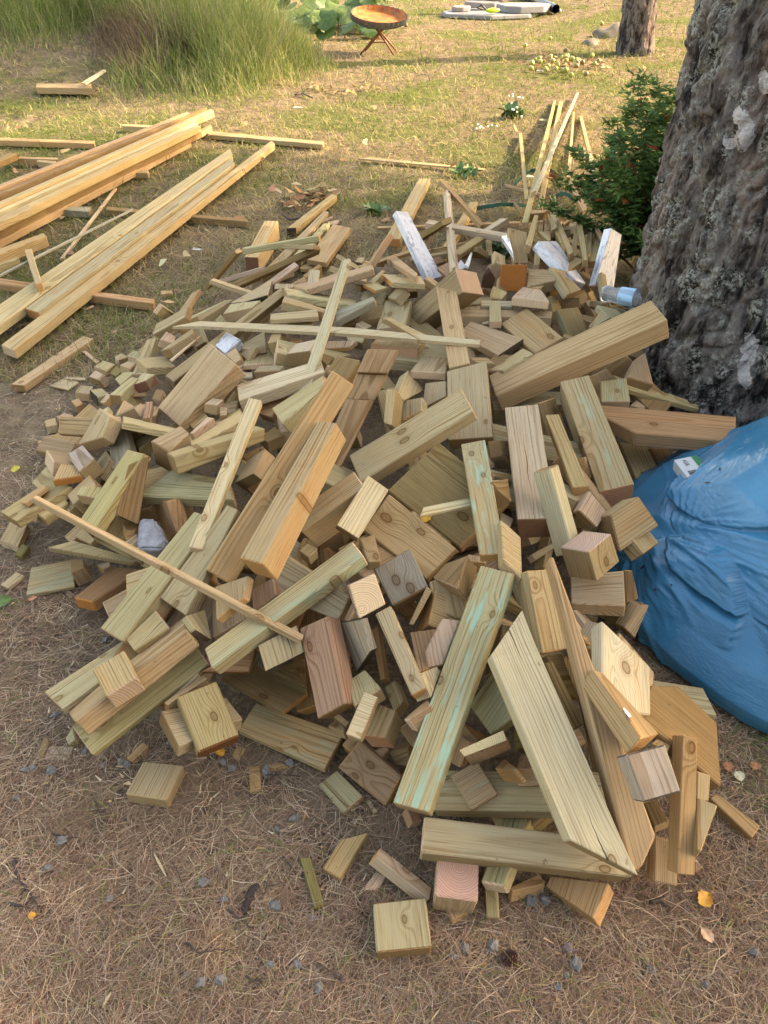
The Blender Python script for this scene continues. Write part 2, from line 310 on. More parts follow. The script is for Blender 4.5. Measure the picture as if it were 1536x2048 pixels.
def film_material():
    T = NT("white film wrap")
    P = T.obj()
    n1 = T.noise(T.vmath('MULTIPLY', P, (14.0, 34.0, 34.0)), 1.0, 4, 0.55, 1.2)
    n2 = T.noise(P, 9.0, 3)
    n3 = T.noise(T.vmath('MULTIPLY', P, (30.0, 90.0, 90.0)), 1.0, 4, 0.6, 2.0)
    c = T.mix(T.sm(n1, 0.50, 0.66), (0.62, 0.62, 0.63, 1), (0.30, 0.31, 0.34, 1))
    c = T.mix(T.math('MULTIPLY', T.sm(n3, 0.55, 0.7), 0.6), c, (0.24, 0.24, 0.26, 1))
    c = T.mix(T.sm(n2, 0.62, 0.75), c, (0.50, 0.47, 0.42, 1))
    T.bump(n1, 0.5, 0.004)
    return T.out(c, 0.32, 0, 0.5)
FILM = film_material()
DATA = """
@A
0 y 80,648 640,275 720,292 185,655 q=3,190,710 k=160,630;440,420 | squared timber lying alone on the straw between the heap and the long timbers
0 p 380,660 490,598 605,630 520,690 t=8
0 c 495,590 655,595 655,612 500,605 t=6
1 c 630,395 740,485 770,475 655,385 t=8
1 g 878,432 935,403 985,440 910,460 t=40
1 g 970,420 1020,385 1100,395 1060,450 t=40
1 g 1010,570 1125,300 1205,290 1095,560 q=2,1240,350
3 y 1045,450 1265,430 1350,507 1120,520 q=2,1350,543 t=35 | small flat tan board lying level on top of the jumbled little blocks
2 g 720,510 790,462 890,490 825,545 q=3,825,590
2 p 680,590 735,540 810,575 760,615 t=45
1 d 840,560 890,505 945,540 890,590 t=40
1 g 915,500 975,475 1050,480 1000,530 t=40
2 g 885,605 945,555 1040,550 930,650 q=0,870,670
2 g 840,725 1010,590 1060,600 925,730 q=3,930,805
3 g 1020,655 1090,555 1190,570 1112,620 q=0,1050,722 E=.22,.11,.07
2 g 690,690 780,670 845,720 745,745 q=3,745,820 E=.06,.05,.04
1 g 575,705 625,650 715,665 690,720 q=0,580,770
1 y 540,775 600,750 640,790 585,825 t=40
1 p 345,920 425,903 440,960 350,975 q=3,370,1035 e
1 p 435,900 490,860 560,880 520,935 t=30
3 y 380,1085 690,795 760,845 585,1130 q=0,385,1145 t=40 | wide tan board with fine straight grain leaning on the small-block edge of heap
1 y 355,1150 590,1180 560,1260 410,1235 t=45
0 y 285,1090 380,1045 400,1090 330,1110 t=25
3 g 600,1110 765,830 850,890 775,1055 t=45 k=745,920 | pale board with a dark knot at its upper end and pink sawn end
2 p 830,895 920,890 940,950 850,985 e t=60
4 v 510,1185 600,1315 725,1220 635,1110 t=60 | square grey-brown striped block perched at the small-block edge of heap
2 g 690,1300 820,1145 845,1225 745,1355 t=50
1 d 720,1400 850,1280 855,1330 770,1420 t=40
2 y 405,1385 460,1260 610,1265 630,1345 q=0,415,1430 E=.5,.22,.07
2 v 825,1060 860,1300 1000,1150 955,960 t=30 | weathered purplish grey board strewn with sawdust
3 g 942,890 1380,990 1330,1020 945,935 q=3,945,990 | pale green squared bar tucked under the broad lit board
3 y 1050,865 1105,795 1225,825 1205,890 t=40
3 p 1165,755 1205,685 1260,695 1225,770 e t=90 k=1220,712 | small post end with a round brown heart facing up
2 y 890,880 955,765 1060,830 940,900 t=40
3 p 940,895 990,830 1040,865 1030,890 t=35
2 g 955,1040 1000,1010 1100,1030 1045,1075 q=3,1045,1130
2 g 1040,1080 1165,1010 1210,1020 1060,1150 t=40
3 g 1150,1080 1385,960 1460,1020 1290,1160 q=3,1320,1310
@B
2 y 135,1525 690,1205 720,1300 260,1560 t=45
@G
4 y 175,245 880,30 880,130 215,388 q=0,135,213 | pale honey beam crossing under the slim leaning lath
@E
4 b 890,495 985,112 1150,40 1062,572 q=3,1110,520 m | brown board with slanted top end leaning steeply beside a long post
4 y 620,535 985,0 1100,25 730,610 q=3,800,630 | long square honey post pointing down towards the thin stick
2 o 1170,385 1285,715 1360,640 1285,395 t=40 | fresh orange batten sloping down behind the grey rock
@G
3 g -105,545 640,580 600,420 170,345 m t=40 | pale green board with a long mitred point
@E
3 y 510,345 685,182 735,275 555,415 q=3,640,520
3 g 590,340 630,280 780,285 740,370 q=0,610,400
1 y 0,475 420,205 550,285 120,545 t=28 | thin wide board lying on straw with an orange sliver on it
2 o 145,405 330,262 355,285 195,412 t=14 | orange sliver of wood lying on a thin wide board
0 y 265,480 480,350 525,400 340,535 t=30
0 y 0,690 80,548 215,560 135,745 q=2,205,620
0 d 110,800 165,715 225,740 165,820 t=20
0 p 0,1035 125,935 190,965 60,1065 q=3,75,1085
1 g 235,905 545,840 575,1045 200,1115 q=3,210,1140 | flat pale green slab with one dark groove resting on the straw
2 p 540,840 640,832 650,910 545,950 q=3,610,1055 e
2 b 560,1130 860,890 1090,910 710,1165 q=3,745,1245 E=.45,.19,.06 | dark brown thick board with an orange sawn end beside the straw
@F
9 g 64,995 603,1281 608,1269 74,990 t=14 k=330,1138;520,1232 | very long thin stick lying across the boards, one end by the straw
@E
3 g 365,745 560,693 1110,850 1010,860 q=0,365,785 m | low pale green board with mitred end, lying under the long thin stick
@F
3 g 202,1256 388,1023 430,1037 243,1281 t=35 k=297,1181 | long pale board with an oval pale knot running down to the straw
@G
3 g 72,1325 590,608 668,650 275,1458 t=28 k=195,1375 | grey-green board beside the board with the oval knot
@E
2 y 965,1450 1190,1230 1300,1362 1030,1540 t=30
1 y 805,1220 1000,1060 1010,1100 850,1290 t=40
2 b 810,640 890,500 1050,570 960,710 t=45
3 o 940,575 1050,570 1040,620 970,625 t=30
3 p 945,715 1050,640 1055,680 975,740 t=15
1 y 555,650 620,590 720,690 700,720 t=35
1 p 745,880 840,850 850,890 790,920 t=20
2 y 1290,400 1480,420 1450,470 1360,490 t=35
@F
7 c 376,1095 497,795 523,800 405,1098 t=24 k=408,1036;452,930 | slim pale board with two knots lying down the slope beside the orange-gold post
7 c 579,835 683,520 699,516 600,838 t=18 k=648,707 | slim straight lath leaning right across the heap over a thinner lath
6 c 343,653 400,642 700,655 961,680 958,689 700,668 400,652 m t=12 | thin creamy lath lying nearly level across the back of heap
@B
4 y 62,1205 465,722 660,882 225,1350 t=60 | broad lit board with golden straight grain
4 w 505,735 585,628 697,690 575,795 t=45 | small block wrapped in white film
4 y 900,712 952,605 1028,598 990,700 q=0,965,872 e k=960,770 | upright yellow block with whitish sawn top
3 g 710,880 765,770 905,755 970,870 q=0,715,925
5 c 658,1030 1310,838 1345,935 685,1155 t=45 | pale lit board passing under the slim leaning lath
3 o 815,1130 1040,1065 930,1285 830,1250 t=40
3 p 1045,798 1115,718 1275,685 1230,775 q=0,1075,893
3 g 120,960 1003,287 1048,338 190,1010 q=2,1030,400 | very long ribbed greenish board running up to the back of heap
2 y 350,505 590,385 615,395 380,545 t=40
2 g 555,490 620,415 850,388 780,440 q=0,610,545
1 g 610,410 935,225 905,335 700,400 t=40 E=.05,.04,.03
@P
3 g 510,985 1160,1100 1150,1142 540,1045 t=30
2 g 430,1000 440,950 620,955 590,985 t=40
3 y 600,970 1290,788 1305,830 720,1005 t=25
4 y 1060,865 1240,890 1245,935 1065,900 t=20
4 v 965,1190 1300,1060 1310,1105 975,1285 t=30
3 b 1150,1285 1310,1130 1400,1140 1360,1250 t=40
4 g 400,1215 810,1180 822,1240 395,1268 q=3,400,1308 | pale squared bar lying level behind the thin creamy lath
3 g 550,1265 770,1255 775,1320 545,1320 t=40
2 y 525,1060 880,1180 860,1205 500,1110 t=40
4 g 1210,960 1300,942 1432,985 1318,1012 q=3,1320,1038 E=.5,.24,.09
4 g 1245,950 1380,830 1405,840 1310,945 t=30
@C
4 g 625,262 935,278 962,340 705,325 q=3,705,358 E=.5,.26,.1 | level greenish board with orange sawn end next to white wrapped post
5 y 655,135 730,112 900,255 890,285 m t=25 | tapered wedge of wood with a yellow painted tip
4 g 670,440 775,335 808,365 730,455 t=40
3 g 585,680 650,470 855,462 810,650 t=45 k=690,570
2 g 460,450 500,390 670,400 640,485 t=40
2 b 300,610 450,555 420,650 330,660 t=40
3 g 425,640 480,620 550,660 500,690 t=40
8 y 648,603 700,598 1012,748 918,765 t=18 | short stick lying over the thin creamy lath
3 g 540,798 610,735 960,770 905,840 q=3,905,905 E=.5,.3,.18
3 g 360,740 520,700 480,790 370,770 t=40
3 p 180,835 205,775 440,770 380,820 q=0,200,870
3 b 205,1000 285,885 460,920 360,1085 t=60
@F
5 o 412,1138 664,739 708,770 465,1171 q=0,398,1138 t=75 | long orange-gold post sloping down through the heap
6 y 478,1117 636,842 672,845 525,1130 q=3,548,1153 t=70 k=600,990 | long pale post next to the orange-gold post
5 r 632,934 735,697 800,700 680,940 q=3,703,922 t=80 n=.58,.80,.28 | post offcut with a wide notch cut across its upper end
@C
5 y 640,1400 668,1150 735,1148 710,1420 q=2,787,1220
3 g 785,1390 790,1230 940,1205 930,1320 t=40
3 p 940,1290 965,1100 1120,1080 1120,1200 t=40
2 g 755,1170 830,1000 950,1150 800,1230 t=40
3 g 850,1005 940,885 1135,905 1120,1020 q=0,850,1060
5 y 1145,985 1040,342 1190,308 1302,945 t=22 k=1138,398;1163,668 | upright thin board with two dark knots above the square-cut thick board
@F
6 g 897,880 893,742 972,722 985,873 q=0,900,892 t=45 | square-cut thick board lying on top of the two thin knotty boards
5 g 961,1111 922,888 970,880 1012,1107 t=25 k=943,907;966,950 s=1 | thin board streaked with turquoise, below the square-cut thick board
7 g 697,910 922,775 947,822 720,964 q=2,958,838 t=45 k=803,863;809,880 | short thick board with two small green knots across the centre of heap
7 y 978,751 1301,601 1333,640 991,792 q=3,1003,820 t=75 k=1195,738 | great tan beam with one end near the birch trunk
@D
4 g 160,622 570,757 372,885 60,720 q=2,375,935 E=.1,.08,.06 | bluish grey board with dark printed end behind the great beam
4 y 590,520 870,745 650,868 385,640 q=3,390,680 k=770,740 | tan board with a drawn ring mark running under the great beam
4 y 920,748 822,537 985,515 1062,690 q=0,875,755
3 g 815,640 765,435 820,428 860,520 t=40
4 p 475,440 560,358 695,368 765,470 q=0,490,510 E=.62,.46,.3 | thick pale board with its creamy end grain facing out at back of heap
5 r 395,190 592,192 577,402 375,392 q=1,603,172 t=260 e E=.42,.16,.045 | square post with its rust-orange sawn end facing out
@C
4 y 815,555 1190,215 1250,400 870,685 q=1,1345,215 E=.62,.42,.27 | square post with pink ringed end grain beside white wrapped post
@D
2 y 80,525 780,545 780,595 90,580 t=45
3 g 75,490 230,450 235,495 80,512 t=40
3 p 235,460 480,465 480,510 240,505 t=40
5 g 303,625 302,472 388,470 395,625 q=0,303,642 t=30 | short pale upright block by the thick board with creamy end grain
3 p 245,635 300,615 300,645 250,645 t=10
2 g 320,440 330,350 440,400 400,460 t=40
3 y 600,222 770,225 820,310 590,365 t=50
4 g 765,205 905,418 1010,378 850,232 t=30
5 w 960,300 680,8 818,6 1045,335 t=45 | post wrapped in white film between stick tangle and great beam
@T
4 w 605,1000 350,465 445,472 712,968 q=0,580,1030 | long post wrapped in white film reaching out over the lawn
@F
4 w 1190,570 1222,455 1243,470 1228,575 t=40 | white wrapped plank standing against the rose bush
@T
3 w 812,895 850,838 905,900 850,920 t=30
3 w 885,880 930,782 942,790 915,900 t=10
@D
@Q
3 y 350,1520 290,1205 455,1245 465,1520 t=35 | wide yellow board standing at the edge of the stick tangle
2 w 330,1430 225,1275 295,1270 340,1480 t=20
@D
3 g 1040,470 1070,460 1160,540 1105,580 t=35
3 y 1180,480 1400,455 1415,500 1200,510 t=40
4 g 1190,510 1240,505 1310,555 1240,590 t=40
4 g 1070,660 1160,540 1240,590 1100,670 t=40
3 y 880,440 1030,375 1060,430 1040,520 t=35
3 b 850,440 1000,440 1005,520 870,515 t=40
3 y 1000,250 1300,460 1310,440 1020,235 t=30
3 g 1060,400 1095,390 1130,460 1100,490 t=30
3 y 1010,570 1110,590 1090,640 1020,610 t=30
3 g 300,1000 560,830 635,870 400,1000 t=45 k=400,940
3 y 160,905 290,905 345,950 200,940 t=40
@I
6 p 110,1045 32,355 238,335 340,1035 q=0,120,1125 t=70 E=.25,.14,.08 | thick pinkish-tan post standing steeply with a hairline crack
4 o 450,845 280,400 362,390 545,835 q=0,450,878 t=30 | smooth amber batten between two thick posts
6 y 610,872 368,192 542,155 825,825 q=3,818,915 t=90 k=495,550 s=.6 E=.5,.27,.16 | thick tan post with a turquoise ringed knot
6 y 945,1015 735,560 905,590 1118,990 q=0,943,1078 E=.55,.4,.3 | pale post touching the blue sack with its end
4 b 1085,905 925,600 1045,602 1108,890 t=45
7 o 835,512 1450,565 1448,408 462,318 m q=0,820,578 k=945,455 | golden board with a mitred end and a big round knot, between birch and sack
5 y 690,150 1395,385 1335,395 800,245 m t=22 | splintered long sliver pointing at the foot of the birch
5 g 620,320 615,185 775,172 800,318 t=40 k=720,250 s=.6 | little block with a green split standing above the mitred golden board
4 y 950,215 895,12 830,60 785,165 m t=45
4 b 940,240 1165,175 1085,5 920,70 t=45 | dark ribbed board leaning against the birch trunk
3 y 1110,40 1305,180 1215,300 1060,245 t=45 E=.55,.25,.08 | board with orange end standing against the birch foot
6 p 795,290 840,265 850,290 805,300 t=12
6 p 800,300 960,300 950,325 860,320 t=12
6 p 800,340 840,310 895,345 850,350 t=14
7 c 455,1255 310,728 362,702 512,1232 t=55 | board on edge with broken creamy end grain above the knotty cube
5 p 482,980 550,858 660,995 595,1090 t=25 | small pink diamond-cut board standing on its corner
7 y 540,1238 595,1425 745,1300 683,1130 q=0,372,1190 k=655,1300 E=.6,.42,.32 | cube-like post offcut with pink sawn top and one knot
4 y 735,1240 980,1080 850,900 675,1010 t=70 | thick tan board below the pale post that touches the sack
5 p 740,1260 900,1150 930,1190 745,1305 t=20
4 g 190,1255 395,1145 410,1165 215,1295 t=20
3 b 350,690 240,320 335,290 470,640 t=45
4 y 610,320 550,165 660,115 700,165 t=40
3 y 1105,880 1065,670 1190,760 1150,850 t=40
3 y 1060,620 1290,630 1200,660 1070,660 t=30
3 p 5,550 50,560 60,720 20,650 t=40
3 y 0,800 60,830 70,940 0,1010 t=40
3 g 0,990 90,1040 60,1090 0,1060 t=40
5 y 0,1040 60,1085 128,1150 138,1400 20,1290 m t=30
3 y 165,1130 255,1140 260,1170 190,1195 t=40
3 b 255,1120 320,1115 270,1330 215,1340 t=40
@H
3 b 480,500 1035,940 1415,560 870,130 q=1,1050,985 k=650,280;1060,700 | very wide brown board with flame-shaped grain in the middle of heap
4 y 490,530 1015,950 780,1190 290,800 q=2,785,1215 k=470,710 | wide tan board lying alongside the very wide brown board
5 v 650,950 790,1238 512,1390 375,1102 t=35 k=545,1190;655,1250 | square greyish board with two ringed knots
7 p 185,1225 385,1140 465,1378 268,1485 q=0,30,1240 e E=.72,.56,.36 | cube offcut showing bright creamy growth rings and a red-brown side
@F
6 g 409,1298 705,1083 727,1112 424,1337 q=2,735,1128 s=.5 k=668,1158 | long pale board with a turquoise pitch scar under the thin stick's end
@H
5 y 330,1060 260,880 375,840 425,1050 t=45 k=390,1010
6 c 85,770 330,383 490,495 255,870 t=22 | short creamy board lying on the wide tan boards
@F
5 y 586,1027 706,943 728,975 604,1064 q=3,636,1097 | square yellow-tan post offcut beside the short creamy board
@H
3 y 850,1425 800,1205 1070,1110 1130,1260 1045,1490 m t=30
4 b 830,1175 930,1060 1095,1000 1015,1250 t=45
4 p 1095,1045 1100,985 1235,1010 1235,1060 t=40
@L
6 c 265,380 400,85 440,115 300,390 q=0,150,250 t=70 e
@H
4 c 730,697 1335,578 1328,512 757,630 m t=8 | whitish lath with slanted tip lying across the very wide brown board
4 p 1240,140 1300,210 1300,320 1260,270 e t=60
4 b 1290,430 1400,410 1430,590 1330,500 t=45
3 b 1280,360 1430,380 1425,430 1300,390 t=30
@K
5 y 125,345 115,90 370,0 335,170 q=0,170,383
4 g 95,480 90,190 300,100 390,300 t=35
4 r 400,300 385,110 560,15 580,150 t=40
@F
5 g 567,1108 700,1190 677,1242 538,1186 t=28
@K
5 g 510,738 445,530 735,380 815,590 q=3,790,620 E=.12,.09,.06 | honey board with dark printed end below the board with the turquoise scar
6 r 900,1110 765,405 980,310 1120,985 q=3,1172,985 t=45 k=845,550 | reddish smooth board with a yellow edge
5 v 1200,745 1050,370 1230,340 1310,585 q=3,1365,570 E=.08,.07,.05 | grey-faced board with a knotty yellow edge beside the reddish board
4 o 1385,810 1310,420 1360,395 1420,800 t=30
@L
6 g 280,925 0,290 120,235 388,865 t=45 k=205,460;280,790 | slanting greenish stud with knots along its edge below the square greyish board
@K
5 g 1180,1010 1110,820 1270,730 1395,870 t=45
6 c 1255,892 1365,935 1228,1270 1115,1222 t=30 | small ribbed pale block with stripes across its width
5 y 1248,1240 1370,990 1500,1040 1420,1250 q=3,1485,1325 E=.55,.3,.18
@L
6 g 150,1050 80,862 152,808 215,960 q=3,255,1030 k=110,930
@K
2 y 430,980 1110,1215 960,1490 290,1190 q=2,965,1525 s=.35 E=.3,.2,.1 | low wide tan board with faint green streaks lying on the straw
2 b 420,690 832,905 640,1050 170,780 q=2,640,1082 E=.5,.25,.1
4 o 0,735 380,735 435,560 180,640 m q=1,390,762
3 b 565,740 815,860 800,640 740,650 t=35 k=780,730
@F
3 y 397,1503 354,1392 433,1360 479,1470 q=0,396,1511 t=40 k=428,1433 E=.2,.09,.04 | almost square board with a swirl around one round knot at the heap's foot
2 g 321,1421 452,1395 486,1438 358,1492 t=35 | pale board half hidden under the almost square swirl-grained board
@J
1 y 1070,785 1375,580 1400,600 1100,810 t=30
2 g 360,970 1252,265 1410,490 515,1190 q=3,540,1205 k=600,940;1210,425 | long wide greenish board with fine lines lying flat at the heap's foot
2 r 325,860 1225,130 1250,240 380,935 t=45 | pinkish squared strip lying between two greenish boards at heap's foot
2 g 150,705 765,305 860,415 290,840 q=3,300,860 | greenish board with a long crack behind the pinkish squared strip
4 y 750,390 855,592 615,745 512,530 q=2,690,820 E=.5,.38,.26 | cube of wood sitting on the flat greenish boards
5 g 1310,222 1240,115 1380,70 1435,300 q=0,1265,262 E=.12,.09,.06
0 b 85,1205 145,1055 185,1080 130,1235 t=14
0 p 145,1225 190,1120 375,1125 325,1230 t=10
0 o 775,1215 900,1090 950,1120 820,1245 t=15
0 g 310,1060 365,975 390,1070 335,1110 t=25
@F
0 g 251,1588 287,1521 368,1530 333,1600 q=3,334,1609 t=35 | square greenish board lying alone on the straw near the heap's foot
0 p 245,1568 258,1560 266,1570 t=8 m
@K
0 o 245,1385 290,1310 355,1330 285,1420 t=10
0 o 490,1465 620,1440 680,1470 560,1485 t=8
2 r 985,1155 1060,1110 1120,1180 1100,1200 t=30
3 r 1090,1300 1150,1230 1230,1270 1160,1360 t=35
3 y 1025,1090 1060,1065 1145,1130 1120,1165 t=20
3 p 1340,1345 1430,1320 1460,1340 1390,1400 t=30
@F
0 o 497,1535 520,1530 522,1580 500,1585 t=12
@N
3 r 405,108 690,345 580,555 262,290 t=35 k=480,272;378,345 | cracked reddish-brown board at the foot of the long stained board
2 g 250,305 430,485 295,600 125,408 q=2,310,622 | small olive board beside the cracked reddish-brown board
0 p 450,520 475,505 530,590 500,600 t=8
1 r 730,560 770,665 840,655 800,590 t=20
0 d 100,1255 0,905 70,900 165,1225 t=20 | mossy olive strip lying alone on the straw
0 o 155,975 280,778 365,765 468,728 275,1050 m q=4,270,1078 | fresh pale orange wedge-cut board lying on the straw
0 p 430,1125 520,1000 590,1030 530,1125 t=10 m
1 p 520,895 890,1190 905,1110 550,840 t=30 k=725,990 | pale stick with a knot leading to the pink-ended post block
3 p 950,868 1222,908 1207,1207 918,1165 q=2,1185,1265 e t=85 E=.66,.40,.30 | post block with pink ringed end grain facing up at the heap's foot
1 y 985,1240 1040,1330 1150,1275 1100,1230 q=1,1045,1368
@F
0 g 755,1903 746,1807 852,1796 864,1893 q=0,756,1917 t=45 k=809,1838 | square grey-green board with a green knot lying foremost on the straw
@N
1 g 1275,1310 1255,985 1345,980 1365,1315 t=30
@F
4 g 847,1634 1262,1682 1264,1755 842,1706 q=3,840,1718 k=1210,1738 s=.15 | long level greenish board under the tip of the mitred pale board
3 g 865,1618 1238,1625 1233,1545 885,1540 t=35 k=891,1556 | long level olive board below the small striped square
@N
6 y 1030,345 1210,240 1345,470 1165,583 t=24 s=.5 | small striped square with one turquoise streak
@F
1 g 960,1765 1005,1628 1062,1632 1008,1772 t=30
1 o 1018,1775 1080,1750 1090,1765 1025,1782 t=30
8 g 785,1603 962,1130 1028,1147 858,1625 t=38 k=985,1228;880,1360 s=1.2 | long board streaked all over with turquoise preservative
7 c 1137,1680 983,1308 1041,1220 1072,1288 1262,1722 1278,1750 m t=42 k=1225,1722 | long pale board mitred at both ends with a dark lengthwise crack
6 y 1262,1748 1098,1118 1108,1112 1312,1672 1285,1735 m t=45 | very long tapering stud running down beside the mitred pale board
@M
5 y 135,790 15,160 190,148 355,745 t=48 k=80,270 | tan board with one big ringed knot beside the tapering stud
5 g 352,185 762,155 770,430 355,412 q=3,355,445 t=45 | level rectangular board under the knotty cube
4 b 775,400 765,160 825,158 878,372 t=60
3 d 720,590 740,470 860,380 800,590 t=40
4 y 765,600 885,420 960,432 855,685 t=40
4 p 375,460 510,625 550,580 440,455 t=35
3 g 440,455 590,455 560,530 500,500 t=35
4 o 430,650 500,655 525,735 470,720 t=30
3 g 480,760 590,560 600,780 520,860 t=40
@F
5 c 1206,1420 1205,1240 1301,1336 1302,1430 m t=35 s=.2 k=1253,1335 | pale five-cornered board with a dark central split by the sack
@M
6 o 900,1440 525,910 600,950 1030,1405 t=40 | rounded orange plank with a white and black bird dropping
@F
2 b 1275,1430 1444,1573 1435,1446 1356,1372 1303,1369 m t=28 | wide brown board with clipped corner against the blue sack
@O
3 b 545,85 770,290 640,330 560,200 t=40
@M
5 d 390,1370 155,870 215,855 460,1335 t=25
3 b 170,800 280,790 415,1140 320,1100 t=40
@O
6 v 750,640 640,345 890,278 987,585 t=42 E=.12,.1,.08 | square grey board with arched grain figure
6 o 968,1100 995,225 1092,240 1070,1115 q=1,970,222 t=42 k=1055,300 | upright slim stud at the heap's corner near the sack
5 y 815,1148 820,858 953,893 960,1172 q=1,768,850 | short yellow block at the foot of the slim stud
3 g 1085,640 1090,450 1178,480 1160,640 t=35
3 y 1085,950 1085,605 1215,670 1115,955 t=45
0 o 1172,620 1440,870 1490,795 1215,590 t=32 | orange half-round offcut lying on the grass below the clipped brown board
3 b 820,805 750,650 830,632 912,772 q=0,820,840
3 o 910,330 965,400 965,470 940,450 t=30
4 y 800,270 845,230 925,275 900,330 t=35
2 o 135,1180 160,1110 530,1160 432,1385 t=40 | cracked golden slab tucked under the long level greenish board
3 y 575,730 650,740 690,860 640,860 t=35
1 p 1075,1000 1130,1060 1075,1090 m t=15
@L
3 r 330,745 265,440 475,408 410,715 t=40
4 p 405,720 380,585 520,330 655,345 520,690 m t=28
5 p 430,940 352,752 475,700 505,740 t=40
4 y 285,1330 185,1180 380,1040 420,1100 t=40
5 r 220,1110 400,945 420,1000 260,1120 t=30
5 g 720,1000 905,740 1080,1090 888,1225 t=35 | ribbed greenish board between the streaked board and the mitred board
6 p 645,1345 985,1198 1005,1265 680,1400 q=2,1070,1380 e E=.62,.5,.28 | thick block with rings in its sawn end beside the small striped square
4 y 920,1490 1000,1410 1080,1480 1060,1500 t=35
4 y 580,1440 640,1230 740,1285 655,1480 t=40
3 b 680,1130 870,1240 800,1270 690,1150 t=35
3 d 1060,1200 1160,1190 1180,1310 1080,1340 t=40
3 r 1080,1500 1110,1380 1180,1370 1250,1500 t=40
2 b 840,780 880,520 980,370 930,740 t=40
3 y 960,370 1020,350 1000,210 950,260 t=35
4 y 1010,180 1185,290 1130,230 1060,60 t=30
5 c 1160,255 1075,15 1165,5 1237,232 t=32
3 r 370,330 460,290 475,400 390,410 t=40
2 b 110,1360 250,1320 280,1480 160,1460 t=40
@G
2 y 140,595 330,600 320,640 210,680 t=35
5 y 862,425 965,245 887,182 785,372 q=3,650,435 T E=.16,.12,.06 | squared offcut with a red stencil mark on its dark end
4 b 835,90 955,15 1030,75 905,125 q=0,860,170
3 b 710,230 860,160 880,180 740,265 t=40
3 g 990,20 1040,0 1060,50 1010,65 t=40
5 g 1140,965 1205,905 1280,950 1215,1010 q=0,1160,1030 | little greenish cube in the gap above the board with turquoise scar
3 b 1140,940 1180,865 1240,880 1290,950 t=40
3 p 640,380 700,260 740,300 700,400 t=35
@B
4 p 412,1180 475,1135 563,1150 515,1195 q=0,415,1250 | little pale cube beside the broad lit board
3 g 540,1200 600,1210 595,1270 540,1270 t=35
3 y 285,1325 400,1218 445,1275 325,1370 t=35
3 p 300,1410 440,1285 495,1290 330,1410 t=30
3 y 515,1100 600,980 650,1080 580,1190 t=40
3 g 620,1060 650,990 740,1000 680,1090 t=40
3 p 650,940 790,935 790,980 655,985 t=30
3 g 790,940 840,890 1030,885 990,925 t=40
3 y 580,800 660,750 700,830 650,870 t=35
3 y 690,800 740,760 820,740 750,850 t=20
3 g 670,745 880,622 890,735 760,760 t=30
3 o 1070,670 1170,690 1165,720 1080,720 t=25
4 g 930,1215 1330,960 1340,1060 1010,1340 t=45
3 b 1310,790 1420,820 1360,880 1310,840 t=40
3 g 300,630 355,750 430,700 375,565 t=35
5 c 150,845 375,662 388,655 165,850 m t=5
3 y 80,775 325,598 335,640 140,760 t=40
2 p 75,680 130,620 200,660 180,720 t=40
2 g 490,540 540,490 600,550 550,580 t=40
2 v 230,760 290,700 350,760 280,820 t=40
@S
0 y -200,652 1275,82 1298,90 -200,677 h=.145 t=90 | slender long timber at the far side of the stacked long timbers
0 b -200,708 1395,48 1412,57 -200,730 h=.14 t=45 | darker long timber second from the lawn side of the stack
0 y -200,777 1438,62 1460,74 -200,806 h=.15 t=50 | longest timber in the middle of the stack of long timbers
0 c -200,833 1322,152 1348,160 -200,856 h=.13 t=45 | pale long timber sunk between two others in the stack
0 b -200,958 1345,208 1374,214 -200,985 h=.098 t=46 | brown-sided long timber in the lower layer of the stack
0 y -200,894 1335,172 1368,178 -200,930 h=.15 t=45 E=.5,.3,.12 | long timber lying on the brown-sided one at the near side of stack
0 y -200,1030 1288,267 1305,280 -200,1058 h=.06 t=45 | long timber lying lowest along the near side of the stack
0 y 1320,225 1435,165 1446,180 1330,240 h=.05 t=45
0 g -150,868 190,705 212,740 -150,905 h=.185 t=40
0 o -150,1195 1055,1358 1040,1388 -150,1235 h=.045 t=42 | fresh orange bearer under the wide long planks
0 b 725,725 1685,812 1690,830 722,748 h=.045 t=42 | tan bearer lying across under the wide long planks
0 y 905,478 1015,478 1008,496 900,496 h=.045 t=42
0 v 440,724 622,728 608,760 430,750 h=.045 t=42
0 c 405,1085 782,597 797,600 432,1080 h=.03 t=14 | pale thin batten lying on the ground between the stack and the wide planks
0 v 0,1185 905,738 910,745 0,1198 h=.11 t=10 | long thin grey rod spanning from the boards to the wide planks
0 g 240,1258 165,1022 215,1012 285,1245 h=.14 t=45 | short pale block leaning on the wide long plank
0 y -150,1065 300,905 318,930 -150,1110 h=.1 t=60
0 g -150,1150 75,1065 130,1075 -150,1185 h=.06 t=45
0 o -100,252 645,280 645,298 -100,272 h=.045 t=42 | reddish timber lying in the weeds behind the stack
0 b -100,440 70,360 128,365 -60,445 h=.09 t=40
0 y 75,383 398,393 390,407 80,397 h=.05 t=42
0 y 255,405 385,420 370,432 250,418 h=.06 t=42
0 y 830,163 1040,172 1030,184 835,177 h=.045 t=42
@F
0 g -60,648 460,297 465,309 -60,692 h=.1 t=45 k=95,575;240,470;330,405 | widest long pale plank with nail marks along its length
0 g 51,617 463,315 469,327 77,626 h=.095 t=45 E=.5,.25,.1 | narrower pale plank lying tight beside the widest long plank
0 y 2,690 543,281 550,287 28,700 h=.075 t=45 | long narrow timber lying beside the wide planks with its end on the straw
0 y 418,262 648,283 646,289 418,269 h=.04 t=35 | long thin batten on the grass pointing away from the stack end
0 y 72,167 182,167 184,176 72,175 h=.07 t=60 | short timber lying by the tall grass bank
0 c 162,165 207,138 212,141 172,167 h=.1 t=15 | thin offcut crossing the short timber by the tall grass bank
0 y 321,581 343,580 345,586 323,589 h=.02 t=18
@P
